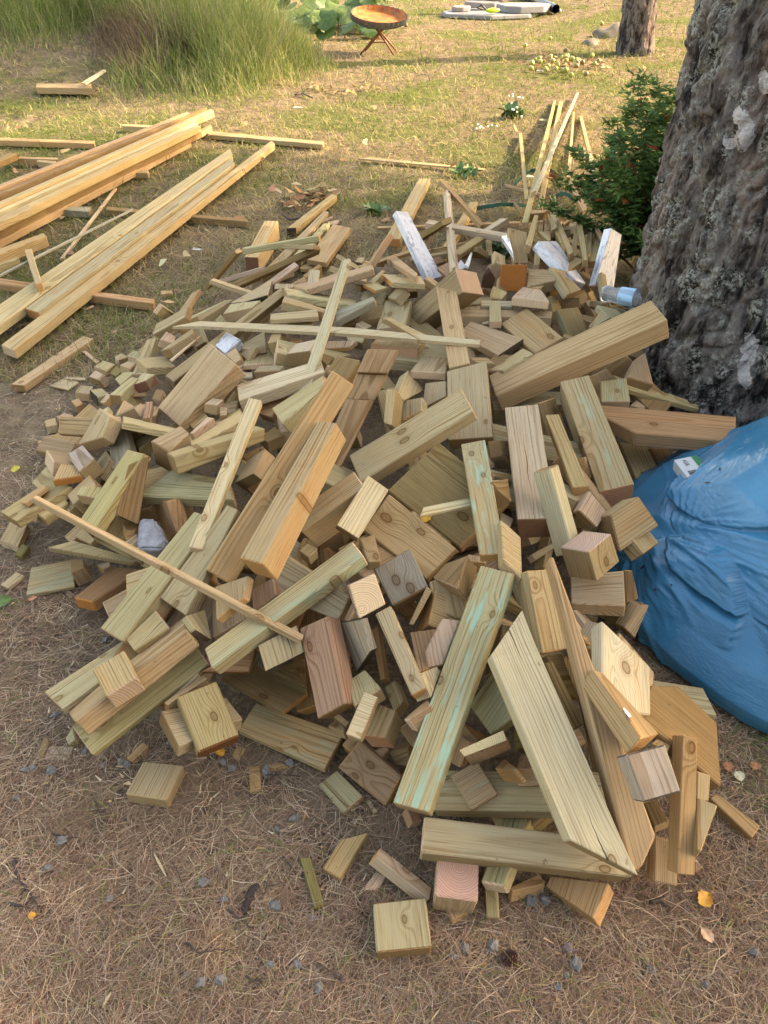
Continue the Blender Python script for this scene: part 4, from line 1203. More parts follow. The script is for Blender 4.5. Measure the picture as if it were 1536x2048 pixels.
# ------------------------------------------------------------------ straw, needles and grass
def strand_material(name, trans=0.25):
    T = NT(name)
    c = T.attr("Col", 'GEOMETRY').outputs["Color"]
    T.out(c, 0.85, 0, 0.03)
    tr = T.n("ShaderNodeBsdfTranslucent"); T.set(tr.inputs[0], c)
    mx = T.n("ShaderNodeMixShader"); mx.inputs[0].default_value = trans
    T.t.links.new(T.b.outputs[0], mx.inputs[1]); T.t.links.new(tr.outputs[0], mx.inputs[2])
    T.t.links.new(mx.outputs[0], T.t.nodes["Material Output"].inputs[0])
    return T.m
STRAW = strand_material("straw and needles", 0.12); BLADE = strand_material("grass blades", 0.35)
def ribbons(name, pos, yaw, elev, length, width, bend, col, mat, segs=2, droop=None):
    """flat tapering strands: pos (n,3); bend is sideways curl, droop turns the tip downwards"""
    n = len(pos); rows = segs + 1
    V = np.zeros((n, rows, 2, 3), np.float32)
    p = pos.copy(); a = yaw.copy(); e = elev.copy()
    dr = np.zeros(n) if droop is None else droop
    for i in range(rows):
        d = np.stack([np.cos(a) * np.cos(e), np.sin(a) * np.cos(e), np.sin(e)], -1)
        w = np.stack([-np.sin(a), np.cos(a), np.zeros(n)], -1)
        tw = RNG.uniform(-0.5, 0.5, n) if i == 0 else tw
        w = w * np.cos(tw)[:, None] + np.array([0, 0, 1.0]) * np.sin(tw)[:, None]
        ww = width * (1.0 - 0.72 * (i / segs) ** 1.5)
        V[:, i, 0] = p - w * ww[:, None] * 0.5; V[:, i, 1] = p + w * ww[:, None] * 0.5
        p = p + d * (length / segs)[:, None]; a = a + bend / segs; e = e - dr / segs
    V = V.reshape(-1, 3)
    base = (np.arange(n) * rows * 2)[:, None]
    F = np.concatenate([base + np.array([2 * i, 2 * i + 1, 2 * i + 3, 2 * i + 2]) for i in range(segs)], 1).reshape(-1)
    me = bpy.data.meshes.new(name)
    me.vertices.add(len(V)); me.vertices.foreach_set("co", V.ravel())
    nf = n * segs
    me.loops.add(nf * 4); me.loops.foreach_set("vertex_index", F.astype(np.int32))
    me.polygons.add(nf); me.polygons.foreach_set("loop_start", np.arange(nf, dtype=np.int32) * 4)
    try: me.polygons.foreach_set("loop_total", np.full(nf, 4, np.int32))
    except Exception: pass
    me.update(calc_edges=True)
    at = me.attributes.new("Col", 'FLOAT_COLOR', 'POINT')
    cc = np.repeat(np.concatenate([col, np.ones((n, 1))], 1), rows * 2, 0).astype(np.float32)
    at.data.foreach_set("color", cc.ravel())
    me.materials.append(mat)
    o = link(bpy.data.objects.new(name, me)); kind(o, "stuff")
    return o
def pick(pal, n, jit=0.12):
    pal = np.array(pal); c = pal[RNG.integers(0, len(pal), n)]
    return np.clip(c * RNG.uniform(1 - jit * 2, 1 + jit, (n, 1)) * (1 + RNG.normal(0, 0.04, (n, 3))), 0.004, 0.95)
def screen_ground(n, x0, x1, y0, y1):
    px = RNG.uniform(x0, x1, n); py = RNG.uniform(y0, y1, n)
    u = (px - 768) / FPX; v = (1024 - py) / FPX
    r = FWD[None] + RGT[None] * u[:, None] + UPV[None] * v[:, None]
    P = CAM[None] + r * (-CAM[2] / r[:, 2])[:, None]
    dist = np.linalg.norm(P - CAM, axis=1)
    return P[:, 0], P[:, 1], dist
def green_field(x, y):
    f = fbm(x * 1.1 + 4, y * 0.9 + 7, 21, 4)
    base = 0.02 + 0.13 * sstep(2.4, 4.6, y) + 0.10 * sstep(0, 1.5, x) * sstep(4, 6, y) + 0.48 * sstep(5.6, 8.0, y)
    g = np.clip(base + (f - 0.5) * 1.5 * sstep(1.2, 5, y), 0, 0.95)
    # green fringe by the sack and the birch foot
    g = np.maximum(g, 0.55 * np.exp(-((x - 0.98) ** 2 + (y - 0.98) ** 2) / 0.02))
    g = np.maximum(g, 0.35 * np.exp(-((x - 1.1) ** 2 + (y - 4.0) ** 2) / 0.3))
    return g
NEEDLE = [(.39, .258, .160), (.29, .185, .115), (.46, .32, .205), (.20, .125, .083), (.34, .245, .175), (.27, .155, .105), (.58, .44, .30)]
DRYG = [(.44, .36, .16), (.37, .29, .14), (.52, .44, .22), (.31, .24, .125), (.40, .33, .18)]
GREEN = [(.105, .155, .032), (.15, .21, .045), (.075, .12, .028), (.20, .24, .06), (.27, .28, .085)]
# needle litter and short dead grass near the heap
x, y, ds = screen_ground(175000, -420, 1960, 560, 2420)
m = (RNG.random(len(x)) < .45 + .55 * sstep(.36, .50, fbm(x * 2.2, y * 2.2, 55, 3))) & (outline_dist(x, y) < 0.10) & (np.hypot(x - 1.27, y - 2.62) > 0.4); x, y, ds = x[m], y[m], ds[m]
n = len(x)
flow = fbm(x * 1.4, y * 1.4, 77, 3) * 9.0
clump = fbm(x * 6, y * 6, 40, 3)
col = pick(NEEDLE, n) * (0.72 + 0.6 * clump)[:, None]
g = green_field(x, y); gi = RNG.random(n) < g * 0.8
col[gi] = pick(GREEN, gi.sum()) * 1.15
yaw = flow + RNG.normal(0, 0.9, n)
yaw[RNG.random(n) < 0.35] += RNG.uniform(0, 6.28)
L = RNG.uniform(0.028, 0.075, n) * (0.85 + 0.12 * ds)
W = RNG.uniform(0.0007, 0.0014, n) * (0.72 + 0.30 * ds)
El = np.abs(RNG.normal(0.10, 0.20, n)); El[gi] += 0.35
zz = gz(x, y) - 0.012 + RNG.uniform(0.0, 0.013, n)
ribbons("needle_litter", np.stack([x, y, zz], -1), yaw, El, L, W, RNG.normal(0, 1.0, n), col, STRAW, 2, El * RNG.uniform(0.8, 2.2, n))
# mown lawn
x, y, ds = screen_ground(150000, -420, 1960, -14, 760)
m = (y < 34) & (outline_dist(x, y) < 0.02); x, y, ds = x[m], y[m], ds[m]
n = len(x)
g = green_field(x, y); gi = RNG.random(n) < g
clump = fbm(x * 2.5, y * 2.5, 90, 3)
col = pick(DRYG, n) * (0.75 + 0.5 * clump)[:, None]
bare = sstep(5.5, 3.5, y)[:, None]
col = col * (1 - 0.5 * bare) + 0.5 * bare * pick(NEEDLE, n)
col[gi] = pick(GREEN, gi.sum()) * (0.8 + 0.5 * clump[gi])[:, None]
L = RNG.uniform(0.035, 0.08, n) * (0.9 + 0.05 * ds); L[gi] *= 1.2
W = RNG.uniform(0.0016, 0.0030, n) * (0.55 + 0.26 * ds)
El = np.abs(RNG.normal(0.45, 0.35, n))
ribbons("lawn_grass", np.stack([x, y, gz(x, y) - 0.012], -1), RNG.uniform(0, 6.28, n), El, L, W, RNG.normal(0, 0.8, n), col, BLADE, 2, RNG.uniform(0.2, 1.2, n))
# tall grass on the bank
n = 110000
x = RNG.uniform(-9, 0.1, n); y = 7.6 + 7.5 * RNG.random(n) ** 1.3
edge = 7.75 + 0.8 * fbm(x * 0.9, y * 0.3, 12, 2) + np.where(x > -1.4, (x + 1.4) * 1.8, 0) + np.clip((-2.75 - x) * 2.2, 0, 1.7)
m = (RNG.random(n) < .15 + .85 * sstep(0, 1.6, y - edge)) & (y > edge) & (x < -.46 - .3 * np.maximum(y - 10, -4)) & (fbm(x * 1.3, y * 1.3, 33, 3) > 0.30); x, y, edge = x[m], y[m], edge[m]; n = len(x)
hgt = (0.10 + 0.74 * sstep(-.1, 1.9, y - edge)) * RNG.uniform(0.55, 1.15, n) * (0.7 + 0.6 * fbm(x, y, 60, 2))
hgt = hgt * (.25 + .75 * sstep(0, 1.0, -.46 - .3 * np.maximum(y - 10, -4) - x))
tone = fbm(x * 0.8 + 3, y * 0.8, 71, 3)
col = np.where((tone > 0.50)[:, None], pick([(.20, .25, .08), (.16, .22, .06), (.28, .29, .12), (.13, .19, .05), (.38, .35, .19)], n), pick([(.36, .33, .17), (.23, .26, .09), (.46, .40, .22), (.16, .22, .06), (.20, .25, .08)], n))
brown = (np.hypot((x + 2.9) / .6, (y - 9.9) / .9) + fbm(x * 3, y * 3, 4, 2) - .5 < .9)
col[brown] = pick([(.20, .135, .085), (.30, .22, .14), (.16, .11, .07)], brown.sum())
hgt[brown] *= 0.7
ribbons("tall_grass", np.stack([x, y, gz(x, y) - 0.02], -1), RNG.uniform(0, 6.28, n), RNG.uniform(0.95, 1.5, n), hgt, RNG.uniform(0.004, 0.010, n), RNG.normal(0, 0.7, n), col, BLADE, 3, RNG.uniform(0.1, 1.3, n))

# fallen leaves raked together and lone small leaves: uncountable litter
def leaf_litter(name, spots, pal):
    P_ = []; 
    for (px, py, rx, ry, k) in spots:
        c = at_z(px, py)
        for _ in range(k):
            P_.append((c[0] + random.gauss(0, rx), c[1] + random.gauss(0, ry), 0))
    P_ = np.array(P_); P_[:, 2] = gz(P_[:, 0], P_[:, 1]) + RNG.uniform(0.005, 0.05, len(P_)); n = len(P_)
    ribbons(name, P_, RNG.uniform(0, 6.28, n), RNG.uniform(-0.3, 0.6, n), RNG.uniform(0.05, 0.09, n), RNG.uniform(0.03, 0.05, n), RNG.normal(0, 0.8, n), pick(pal, n), STRAW, 2, RNG.uniform(-0.6, 1, n))
leaf_litter("raked_brown_leaves", [(625, 395, .09, .07, 40), (585, 415, .07, .05, 14), (650, 182, .25, .08, 24), (1120, 130, .38, .30, 130), (730, 178, .12, .05, 9)], [(.36, .21, .10), (.42, .28, .15), (.28, .15, .08), (.46, .36, .2)])
def ll(spots, pal, name):
    leaf_litter(name, spots, pal)
ll([(RNG.uniform(0, 1500), RNG.uniform(150, 680), .02, .02, 1) for _ in range(90)], [(.38, .21, .11), (.44, .27, .15), (.45, .38, .22)], "scattered_small_leaves")

# sawdust, shavings and splinters that fell round the heap
k_ = 5200
sx_ = RNG.uniform(-1.7, 1.4, k_); sy_ = RNG.uniform(.45, 4.4, k_)
od = outline_dist(sx_, sy_); keep = (od < 0.02) & (RNG.random(k_) < np.exp(od / .13))
sx_, sy_ = sx_[keep], sy_[keep]; k_ = len(sx_)
ribbons("wood_splinters", np.stack([sx_, sy_, gz(sx_, sy_) + .003], -1), RNG.uniform(0, 6.28, k_), RNG.uniform(-.1, .3, k_), RNG.uniform(.006, .026, k_), RNG.uniform(.002, .006, k_), RNG.normal(0, .3, k_), pick([(.50, .36, .20), (.58, .44, .27), (.46, .27, .13), (.62, .50, .33)], k_), STRAW, 1)
# ------------------------------------------------------------------ stones, twigs, leaves and other small things on the straw
Ts = NT("speckled granite"); sv = Ts.noise(Ts.obj(), 210.0, 3, 0.7); sv2 = Ts.noise(Ts.obj(), 70.0, 2)
STONE = Ts.out(Ts.mix(Ts.sm(sv2, 0.35, 0.65), Ts.mix(Ts.sm(sv, 0.4, 0.6), (0.04, 0.037, 0.034, 1), (0.27, 0.255, 0.235, 1)), (0.13, 0.122, 0.112, 1)), 0.7)
Ts = NT("reddish stone"); sv = Ts.noise(Ts.obj(), 160.0, 3, 0.7)
STONE2 = Ts.out(Ts.mix(Ts.sm(sv, 0.4, 0.65), (0.10, 0.07, 0.07, 1), (0.27, 0.2, 0.19, 1)), 0.8)
def stone_mesh(seed, mat):
    bm = bmesh.new(); bmesh.ops.create_icosphere(bm, subdivisions=2, radius=1)
    for v in bm.verts:
        d = v.co.normalized()
        f = 0.75 + 0.5 * mnoise.noise(d * 1.3 + Vector((seed * 3.1, 0, 0))) + 0.15 * mnoise.noise(d * 3 + Vector((0, seed, 0)))
        v.co = Vector((d.x * f * 1.15, d.y * f * 0.9, d.z * f * 0.7))
    for e in list(bm.edges): e.smooth = False
    me = bpy.data.meshes.new("stone"); bm.to_mesh(me); bm.free(); me.materials.append(mat); return me
SM = [stone_mesh(i, STONE) for i in range(5)] + [stone_mesh(9, STONE2)]
STONES = [(410, 1768, 9), (550, 1813, 10), (449, 1802, 6), (625, 1835, 7), (98, 1740, 7), (222, 1799, 6), (404, 1966, 9), (444, 1962, 9), (374, 1950, 5),
          (540, 1930, 7), (594, 1932, 7), (638, 1976, 8), (686, 1957, 6), (554, 1659, 5), (590, 1640, 8), (126, 1685, 8), (36, 1598, 5), (106, 1545, 8), (68, 1540, 7),
          (52, 1543, 6), (215, 1283, 7), (112, 1433, 7), (171, 1508, 6), (243, 1527, 7), (255, 1530, 7), (345, 1490, 8), (533, 1548, 9), (580, 1530, 8), (465, 1540, 8), (447, 1527, 7),
          (1063, 1803, 10), (1088, 1800, 10), (986, 1897, 10), (931, 1898, 8), (908, 1915, 6), (1150, 1930, 10), (1139, 1898, 9), (1132, 1952, 5), (1302, 1940, 7), (1508, 1907, 7), (1115, 1975, 6), (1412, 1973, 5), (208, 1532, 6), (430, 950, 4)]
for i, (px, py, s) in enumerate(STONES):
    c = at_z(px, py); dist = np.linalg.norm(c - CAM)
    mi = 5 if i in (3, 12, 36, 42) else i % 5
    o = link(bpy.data.objects.new("stone", SM[mi])); r_ = s * dist / FPX * 1.3
    o.scale = (r_, r_, r_); o.rotation_euler = (random.uniform(-.3, .3), random.uniform(-.3, .3), random.uniform(0, 6.28))
    o.location = (c[0], c[1], float(gz(c[0], c[1])) + r_ * 0.38)
    red = mi == 5
    lb = "small reddish pebble among the dry needles" if red else ("small speckled blue-grey pebble lying among the dry needles")
    tag(o, lb, "stone", "reddish pebbles" if red else "grey pebbles in the straw")
Tt = NT("dark twig"); TWIG = Tt.out(Tt.mix(Tt.noise(Tt.obj(), 90.0, 3), (0.022, 0.016, 0.013, 1), (0.085, 0.062, 0.05, 1)), 0.85)
TWIGS = [([(372, 1885), (392, 1901), (410, 1905), (440, 1899), (470, 1902)], 4), ([(455, 1818), (480, 1838), (508, 1858)], 4), ([(528, 1790), (533, 1775), (560, 1768)], 3),
         ([(27, 1720), (38, 1758), (58, 1785), (77, 1814)], 5), ([(17, 1808), (60, 1815)], 6), ([(103, 1665), (130, 1675), (155, 1675)], 4), ([(190, 1605), (205, 1636)], 4), ([(492, 1952), (520, 1970)], 5),
         ([(565, 1710), (592, 1750)], 4), ([(628, 1920), (665, 1945), (690, 1960)], 3), ([(1300, 1805), (1318, 1800), (1328, 1790)], 7), ([(600, 1552), (530, 1550)], 3), ([(1370, 1900), (1383, 1913)], 5),
         ([(565, 430), (580, 440), (610, 435), (630, 420)], 4), ([(590, 190), (605, 187), (625, 196)], 4), ([(345, 1720), (355, 1745), (372, 1790)], 2)]
TL = ["long curved dark twig lying alone on the needles", "dark forked twig beside the bark scrap", "short hooked twig near the speckled stone", "long knobbly twig at the outer edge of straw",
      "thick stubby dark twig beside the long knobbly twig", "thin dark twig under a grey pebble", "short dark twig on straw above the thin twig", "short thick twig near two round pebbles", "dark twig beside the mossy olive strip",
      "thin drooping twig near the whitish stone", "black clump of lichen-like twig near the golden leaf", "reddish split stick under the low wide tan board", "short dark twig near the pale leaf",
      "dark bent twig by the raked brown leaves", "twig beside the far leaf pile at the bank", "fine thin twig beside a straw stalk"]
for (pts, w), lb in zip(TWIGS, TL):
    Q_ = [at_z(*p, 0.010) for p in pts]; dist = np.linalg.norm(Q_[0] - CAM); org = Vector(Q_[0]); org.z = 0
    fine = []
    for a, b in zip(Q_, Q_[1:]):
        for t in (0, .33, .66): fine.append(Vector(a * (1 - t) + b * t) - org + Vector((random.gauss(0, .0015), random.gauss(0, .0015), random.uniform(0, .003))))
    fine.append(Vector(Q_[-1]) - org)
    r0 = w * dist / FPX * 0.5
    bm = bmesh.new(); tube(bm, fine, [r0 * (1 - 0.5 * i / len(fine)) * random.uniform(.8, 1.25) for i in range(len(fine))], 6)
    k = len(fine) // 2; s_ = fine[k]; d_ = (fine[-1] - fine[0]).normalized(); sd = Vector((-d_.y, d_.x, 0.1)) * random.choice((-1, 1))
    tube(bm, [s_, s_ + (d_ * .7 + sd) * r0 * 3, s_ + (d_ * 1.6 + sd * 1.5) * r0 * 4], [r0 * .7, r0 * .5, r0 * .25], 5)
    o = bm_obj("twig", bm, TWIG, None, True); o.location = org; tag(o, lb, "twig")

def leaf_thing(px, py, z, size, colr, label, yaw=0.0, tilt=0.2, parent=None):
    T = NT("leaf"); nn = T.noise(T.obj(), 60.0, 3); nv = T.noise(T.vmath('MULTIPLY', T.obj(), (60, 400, 1)), 1.0, 2)
    m = T.out(T.mix(T.sm(nn, 0.4, 0.7), (*colr, 1), (colr[0] * .6, colr[1] * .5, colr[2] * .4, 1)), 0.6)
    c = at_z(px, py, z)
    bm = bmesh.new(); n = 9; rows = []
    for i in range(n):
        t = i / (n - 1); w = math.sin(math.pi * min(1, t * 0.94 + 0.06)) ** 0.75 * 0.45 * (1 + 0.12 * math.sin(i * 2.7))
        rows.append([bm.verts.new((size * (t - .5), size * w * s, size * (0.10 * abs(s) + 0.06 * math.sin(3 * t + s)))) for s in (-1, -.5, 0, .5, 1)])
    for a, b in zip(rows, rows[1:]):
        for k in range(4): bm.faces.new((a[k], a[k + 1], b[k + 1], b[k]))
    tube(bm, [(size * .5, 0, 0.0), (size * .72, size * .05, .002), (size * .95, size * .02, .001)], [.0011, .0009, .0006], 5)
    o = bm_obj("fallen_leaf", bm, m, None, True)
    o.location = (c[0], c[1], c[2] + 0.004); o.rotation_euler = (tilt, random.uniform(-.15, .15), yaw)
    tag(o, label, "leaf"); return o
leaf_thing(1408, 1799, 0.006, .036, (.62, .30, .03), "golden yellow leaf lying on the straw near the slim stud", 0.6)
leaf_thing(1412, 1872, 0.006, .03, (.55, .36, .24), "pale pinkish leaf on straw near the golden leaf", 1.9)
leaf_thing(66, 1833, 0.006, .016, (.62, .30, .03), "tiny golden leaf scrap beside the stubby dark twig", 0.3)
leaf_thing(440, 1506, 0.01, .026, (.62, .33, .04), "yellow leaf tucked at the corner of the swirl-grained board", 2.2)
leaf_thing(33, 940, 0.006, .035, (.55, .45, .05), "yellow and green leaf on the straw beyond the small blocks", 0.2)
leaf_thing(10, 1205, 0.006, .045, (.09, .17, .03), "dark green leaf on the straw by the small pink block", 0.1)
for i, (px, py) in enumerate([(67, 1043), (95, 1042), (66, 1200), (110, 900), (1455, 1535), (1478, 1555), (230, 665), (1510, 1535)]):
    leaf_thing(px, py, 0.006, .026, (.48, .20, .09) if i != 5 else (.7, .62, .4), "small russet leaf fragment on the ground beside the heap" if i != 5 else "small whitish petal near the brown clipped board", random.uniform(0, 6))
for o in COL.objects:
    if o.name.startswith("fallen_leaf") and o.get("label", "").startswith("small russet"): o["group"] = "russet leaf fragments"
for pc in PIECES:                                    # the golden leaf that lies on the very wide board
    if pc['label'] and pc['label'].startswith("very wide brown"):
        d0 = (pc['P'][0] - CAM) @ pc['n_']; r_ = ray(854, 1036); c = CAM + r_ * (d0 / (r_ @ pc['n_']))
        lf = leaf_thing(854, 1036, 0, .034, (.72, .38, .03), "golden leaf lying on the very wide brown board under the whitish lath", 1.2)
        lf.location = (c + pc['n_'] * 0.008).tolist(); lf.rotation_euler = Vector(pc['n_']).to_track_quat('Z', 'X').to_euler()
# pine cone
c = at_z(1016, 1922, 0.0); root = empty("pine_cone", (c[0], c[1], 0)); tag(root, "dark red-brown pine cone lying on the dry needles", "pine cone")
CONE = NT("cone scale").out((0.085, 0.035, 0.022), 0.75)
bm = bmesh.new(); bmesh.ops.create_uvsphere(bm, u_segments=10, v_segments=8, radius=0.009)
for v in bm.verts: v.co.x *= 1.5; v.co.z += 0.014
bm_obj("cone_core", bm, CONE, root)
sm = bpy.data.meshes.new("cone_scale"); sm.from_pydata([(0, -.0025, 0), (0, .0025, 0), (.006, .004, .001), (.0085, 0, .0025), (.006, -.004, .001), (.005, 0, -.0015)], [], [(0, 5, 1), (1, 5, 2), (2, 5, 3), (3, 5, 4), (4, 5, 0), (0, 1, 2, 3, 4)]); sm.materials.append(CONE)
for i in range(60):
    a = i * 2.399; t = (i + .5) / 60; xx = -.013 + .026 * t; rr = .009 * math.sqrt(max(0.05, 1 - (2 * t - 1) ** 2))
    o = link(bpy.data.objects.new("cone_scale", sm), root)
    d = Vector((0.35, math.cos(a), math.sin(a))); o.location = (xx, rr * .8 * math.cos(a), .014 + rr * .8 * math.sin(a)); o.rotation_euler = d.to_track_quat('X', 'Z').to_euler()
# bark scrap
bm = bmesh.new(); pr = []
for i in range(8):
    t = i / 7; w = .010 * math.sin(math.pi * (0.12 + 0.76 * t)) ** .7 + (0.003 if i > 5 else 0)
    pr.append([bm.verts.new((.055 * (t - .5) * 1.1, w * s + .004 * math.sin(4 * t), .004 + .007 * (1 - s * s) + .002 * math.sin(9 * t))) for s in (-1, -.5, 0, .5, 1)])
for a, b in zip(pr, pr[1:]):
    for k in range(4): bm.faces.new((a[k], a[k + 1], b[k + 1], b[k]))
bmesh.ops.solidify(bm, geom=list(bm.faces), thickness=.003)
c = at_z(500, 1800); o = bm_obj("bark_scrap", bm, NT("grey bark").out((0.085, 0.06, 0.052), 0.85), None, True); o.location = (c[0], c[1], 0.002); o.rotation_euler = (0, 0, 1.35)
tag(o, "curled grey-brown bark scrap lying on the needles", "bark")
# thin straw stalks
for (a, b, lb) in (((308, 1707), (332, 1752), "flat pale straw stalk beside the fine thin twig"), ((205, 2015), (222, 1985), "pale straw sliver at the open straw far from the heap"), ((1350, 1718), (1395, 1722), "thin whitish straw on the grass below the half-round offcut")):
    A_ = at_z(*a, .006); B_ = at_z(*b, .010); d = Vector(B_ - A_); s_ = Vector((-d.y, d.x, 0)).normalized() * .0028
    M_ = (Vector(A_) + Vector(B_)) / 2 + Vector((0, 0, .003))
    vs = [Vector(A_) - s_ * .5, Vector(A_) + s_ * .5, M_ + s_, M_ - s_, Vector(B_) + s_ * .4, Vector(B_) - s_ * .4]
    vs2 = [v - Vector((0, 0, .0012)) for v in vs]
    o = mesh_obj("straw_stalk", vs + vs2, [(0, 3, 2, 1), (3, 5, 4, 2), (6, 7, 8, 9), (9, 8, 10, 11), (0, 1, 7, 6), (1, 2, 8, 7), (2, 4, 10, 8), (4, 5, 11, 10), (5, 3, 9, 11), (3, 0, 6, 9)], NT("straw").out((.46, .36, .2), .7)); tag(o, lb, "straw")

# grey rock lying on the wood
Tr = NT("grey concrete rock"); rn = Tr.noise(Tr.obj(), 45.0, 5, 0.65); rn2 = Tr.noise(Tr.obj(), 300.0, 2)
ROCK = Tr.out(Tr.mix(Tr.sm(rn, 0.3, 0.75), Tr.mix(rn2, (.17, .175, .19, 1), (.24, .245, .26, 1)), (.34, .345, .36, 1)), .85); Tr.bump(rn, .6, .006)
cpx = [(277, 1037), (308, 1037), (331, 1082), (322, 1098), (275, 1099), (271, 1090)]
rr_ = np.array([ray(*p) for p in cpx]); nr = np.array([-.15, -.35, .9]); nr /= np.linalg.norm(nr)
dd_, Pk = settle(rr_, nr, .06, 0.0); cen = Pk.mean(0) - nr * .03
bm = bmesh.new(); top = [bm.verts.new(Vector(p - cen)) for i, p in enumerate(Pk)]
bot = [bm.verts.new(Vector((p - cen) - nr * .06)) for p in Pk]
bm.faces.new(top); bm.faces.new(bot[::-1])
for i in range(6): bm.faces.new((top[i], bot[i], bot[(i + 1) % 6], top[(i + 1) % 6]))
bmesh.ops.recalc_face_normals(bm, faces=bm.faces)
bmesh.ops.bevel(bm, geom=list(bm.edges), offset=.006, segments=2, affect='EDGES')
bmesh.ops.triangulate(bm, faces=bm.faces); bmesh.ops.subdivide_edges(bm, edges=bm.edges, cuts=3, use_grid_fill=True)
for v in bm.verts: v.co += Vector((mnoise.noise(v.co * 40), mnoise.noise(v.co * 40 + Vector((9, 0, 0))), mnoise.noise(v.co * 40 + Vector((0, 9, 0))))) * .004
o = bm_obj("grey_rock", bm, ROCK, None, True); o.location = cen.tolist(); tag(o, "grey angular rock lying on the boards above the long thin stick", "rock")

# ------------------------------------------------------------------ blue sack
def sack():
    T = NT("blue plastic sheet"); P = T.obj()
    n1 = T.noise(T.vmath('MULTIPLY', P, (5, 5, 30)), 1.0, 4, 0.6, 0.8); n2 = T.noise(P, 5.0, 3)
    col = T.mix(T.sm(n2, 0.3, 0.7), (.014, .150, .262, 1), (.030, .205, .335, 1))
    scr = T.noise(P, 90.0, 3, 0.7)
    col = T.mix(T.math('MULTIPLY', T.sm(scr, 0.70, 0.76), 0.5), col, (.30, .42, .52, 1))
    cr = T.noise(T.vmath('MULTIPLY', P, (9, 9, 42)), 1.0, 5, 0.62, 1.6)
    cr2 = T.math('POWER', T.math('SUBTRACT', 1.0, T.math('ABSOLUTE', T.math('MULTIPLY', T.math('SUBTRACT', cr, 0.5), 4.0)), clamp=True), 3.0)
    T.bump(T.math('ADD', T.math('MULTIPLY', n1, .5), T.math('MULTIPLY', cr2, 0.5)), 0.20, 0.008)
    m = T.out(col, T.math('ADD', 0.10, T.math('MULTIPLY', n2, 0.12)), 0, 0.5)
    C = Vector((1.385, 1.56, 0)); nt, npz = 460, 230
    prof = [(0.0, .93), (.02, .98), (.06, 1.0), (.12, .98), (.20, .90), (.28, .80), (.36, .69), (.46, .55), (.54, .41), (.60, .26), (.64, .09), (.648, .0)]
    ss = np.linspace(0, len(prof) - 1, npz + 1); kk = np.minimum(ss.astype(int), len(prof) - 2); ff = ss - kk
    pz = np.array([p[0] for p in prof]); pr = np.array([p[1] for p in prof])
    zz0 = pz[kk] * (1 - ff) + pz[kk + 1] * ff; rr0 = pr[kk] * (1 - ff) + pr[kk + 1] * ff
    A2, Z2 = np.meshgrid(np.linspace(0, 2 * math.pi, nt, endpoint=False), zz0); RR = np.repeat(rr0[:, None], nt, 1)
    R0 = 0.70 * (1 + 0.03 * np.sin(2 * A2 + .6) + 0.02 * np.sin(3 * A2 - 1))
    Pb = np.stack([np.cos(A2) * R0 * RR, np.sin(A2) * R0 * RR, Z2], -1)
    c0 = np.array([0, 0, .16]); D = Pb - c0; base_r = np.linalg.norm(D, axis=2); D = D / base_r[..., None]
    rg = np.random.default_rng(5)
    du = np.gradient(Pb, axis=1); dv = np.gradient(Pb, axis=0); Nn = np.cross(du, dv); Nn /= np.linalg.norm(Nn, axis=2, keepdims=True) + 1e-12
    Nn *= np.sign((Nn * D).sum(2, keepdims=True))
    poly_r = np.full(base_r.shape, 9.0)
    for _ in range(75):
        jj = int(rg.integers(12, npz - 12)); ii = int(rg.integers(0, nt)); nk = Nn[jj, ii] + rg.normal(0, .22, 3); nk /= np.linalg.norm(nk)
        h_ = nk @ (Pb[jj, ii] - c0) * rg.uniform(.955, 1.02)
        den = D @ nk
        rk = np.where(den > .05, h_ / np.maximum(den, .05), 9.0)
        poly_r = np.where(rk > base_r * .80, np.minimum(poly_r, rk), poly_r)
    poly_r = np.maximum(np.minimum(poly_r, base_r * 1.06), base_r * (1.0 - .2 * sstep(.02, .22, Z2)))
    rad = .30 * base_r + .70 * poly_r
    V = []
    for j in range(npz + 1):
        for i in range(nt):
            a = A2[j, i]; z = Z2[j, i]
            p = Vector(c0 + D[j, i] * (rad[j, i] if j < npz - 3 else base_r[j, i])); nrm = Vector(Nn[j, i])
            da = abs(a - math.pi) * .68; fd = math.hypot(da, z - .17); sd = 1 if a > math.pi else 9
            wob = mnoise.noise(p * 3.1)
            tt = 15.0 * math.atan2(z - .17, da + .12) + 2.0 * wob + 5 * fd
            rid = (1 - abs(mnoise.noise(Vector((fd * 2.2 + 5, sd, tt * .6))))) ** 12
            rid2 = (1 - abs(mnoise.noise(Vector((fd * 4.5, sd + 3, tt * 1.7))))) ** 14
            low = max(0.0, min(1.0, (0.40 - z) / .14)) * min(1, fd / .10)
            mk = max(0.0, min(1.0, mnoise.noise(p * 4.0 + Vector((2, 7, 1))) * 2.4 + .55))
            mk2 = max(0.0, min(1.0, mnoise.noise(p * 3.0 + Vector((12, 3, 1))) * 3.0))
            dg = (1 - abs(mnoise.noise(Vector((p.x * 5 + p.z * 6, p.y * 3, p.z * 2.5))))) ** 18
            disp = low * mk * (rid * .015 + rid2 * .007) + mk2 * dg * .005 + mnoise.noise(p * 9) * .003
            p = p + nrm * disp * (1 if 3 < j < npz - 6 else .1)
            if p.z < 0.0: p.z = 0.0
            V.append(p)
    F = []
    for j in range(npz):
        for i in range(nt):
            F.append((j * nt + i, j * nt + (i + 1) % nt, (j + 1) * nt + (i + 1) % nt, (j + 1) * nt + i))
    root = empty("blue_sack", C); tag(root, "big wrinkled blue plastic sack slumped between the wood heap and birch", "sack")
    o = mesh_obj("plastic_sheet", V, F, m, root, True)
    DK = NT("tear").out((.006, .008, .012), .6)
    me = o.data
    from mathutils.bvhtree import BVHTree
    bv = BVHTree.FromPolygons([v.co for v in me.vertices], [tuple(p.vertices) for p in me.polygons])
    cl = Vector(CAM) - C
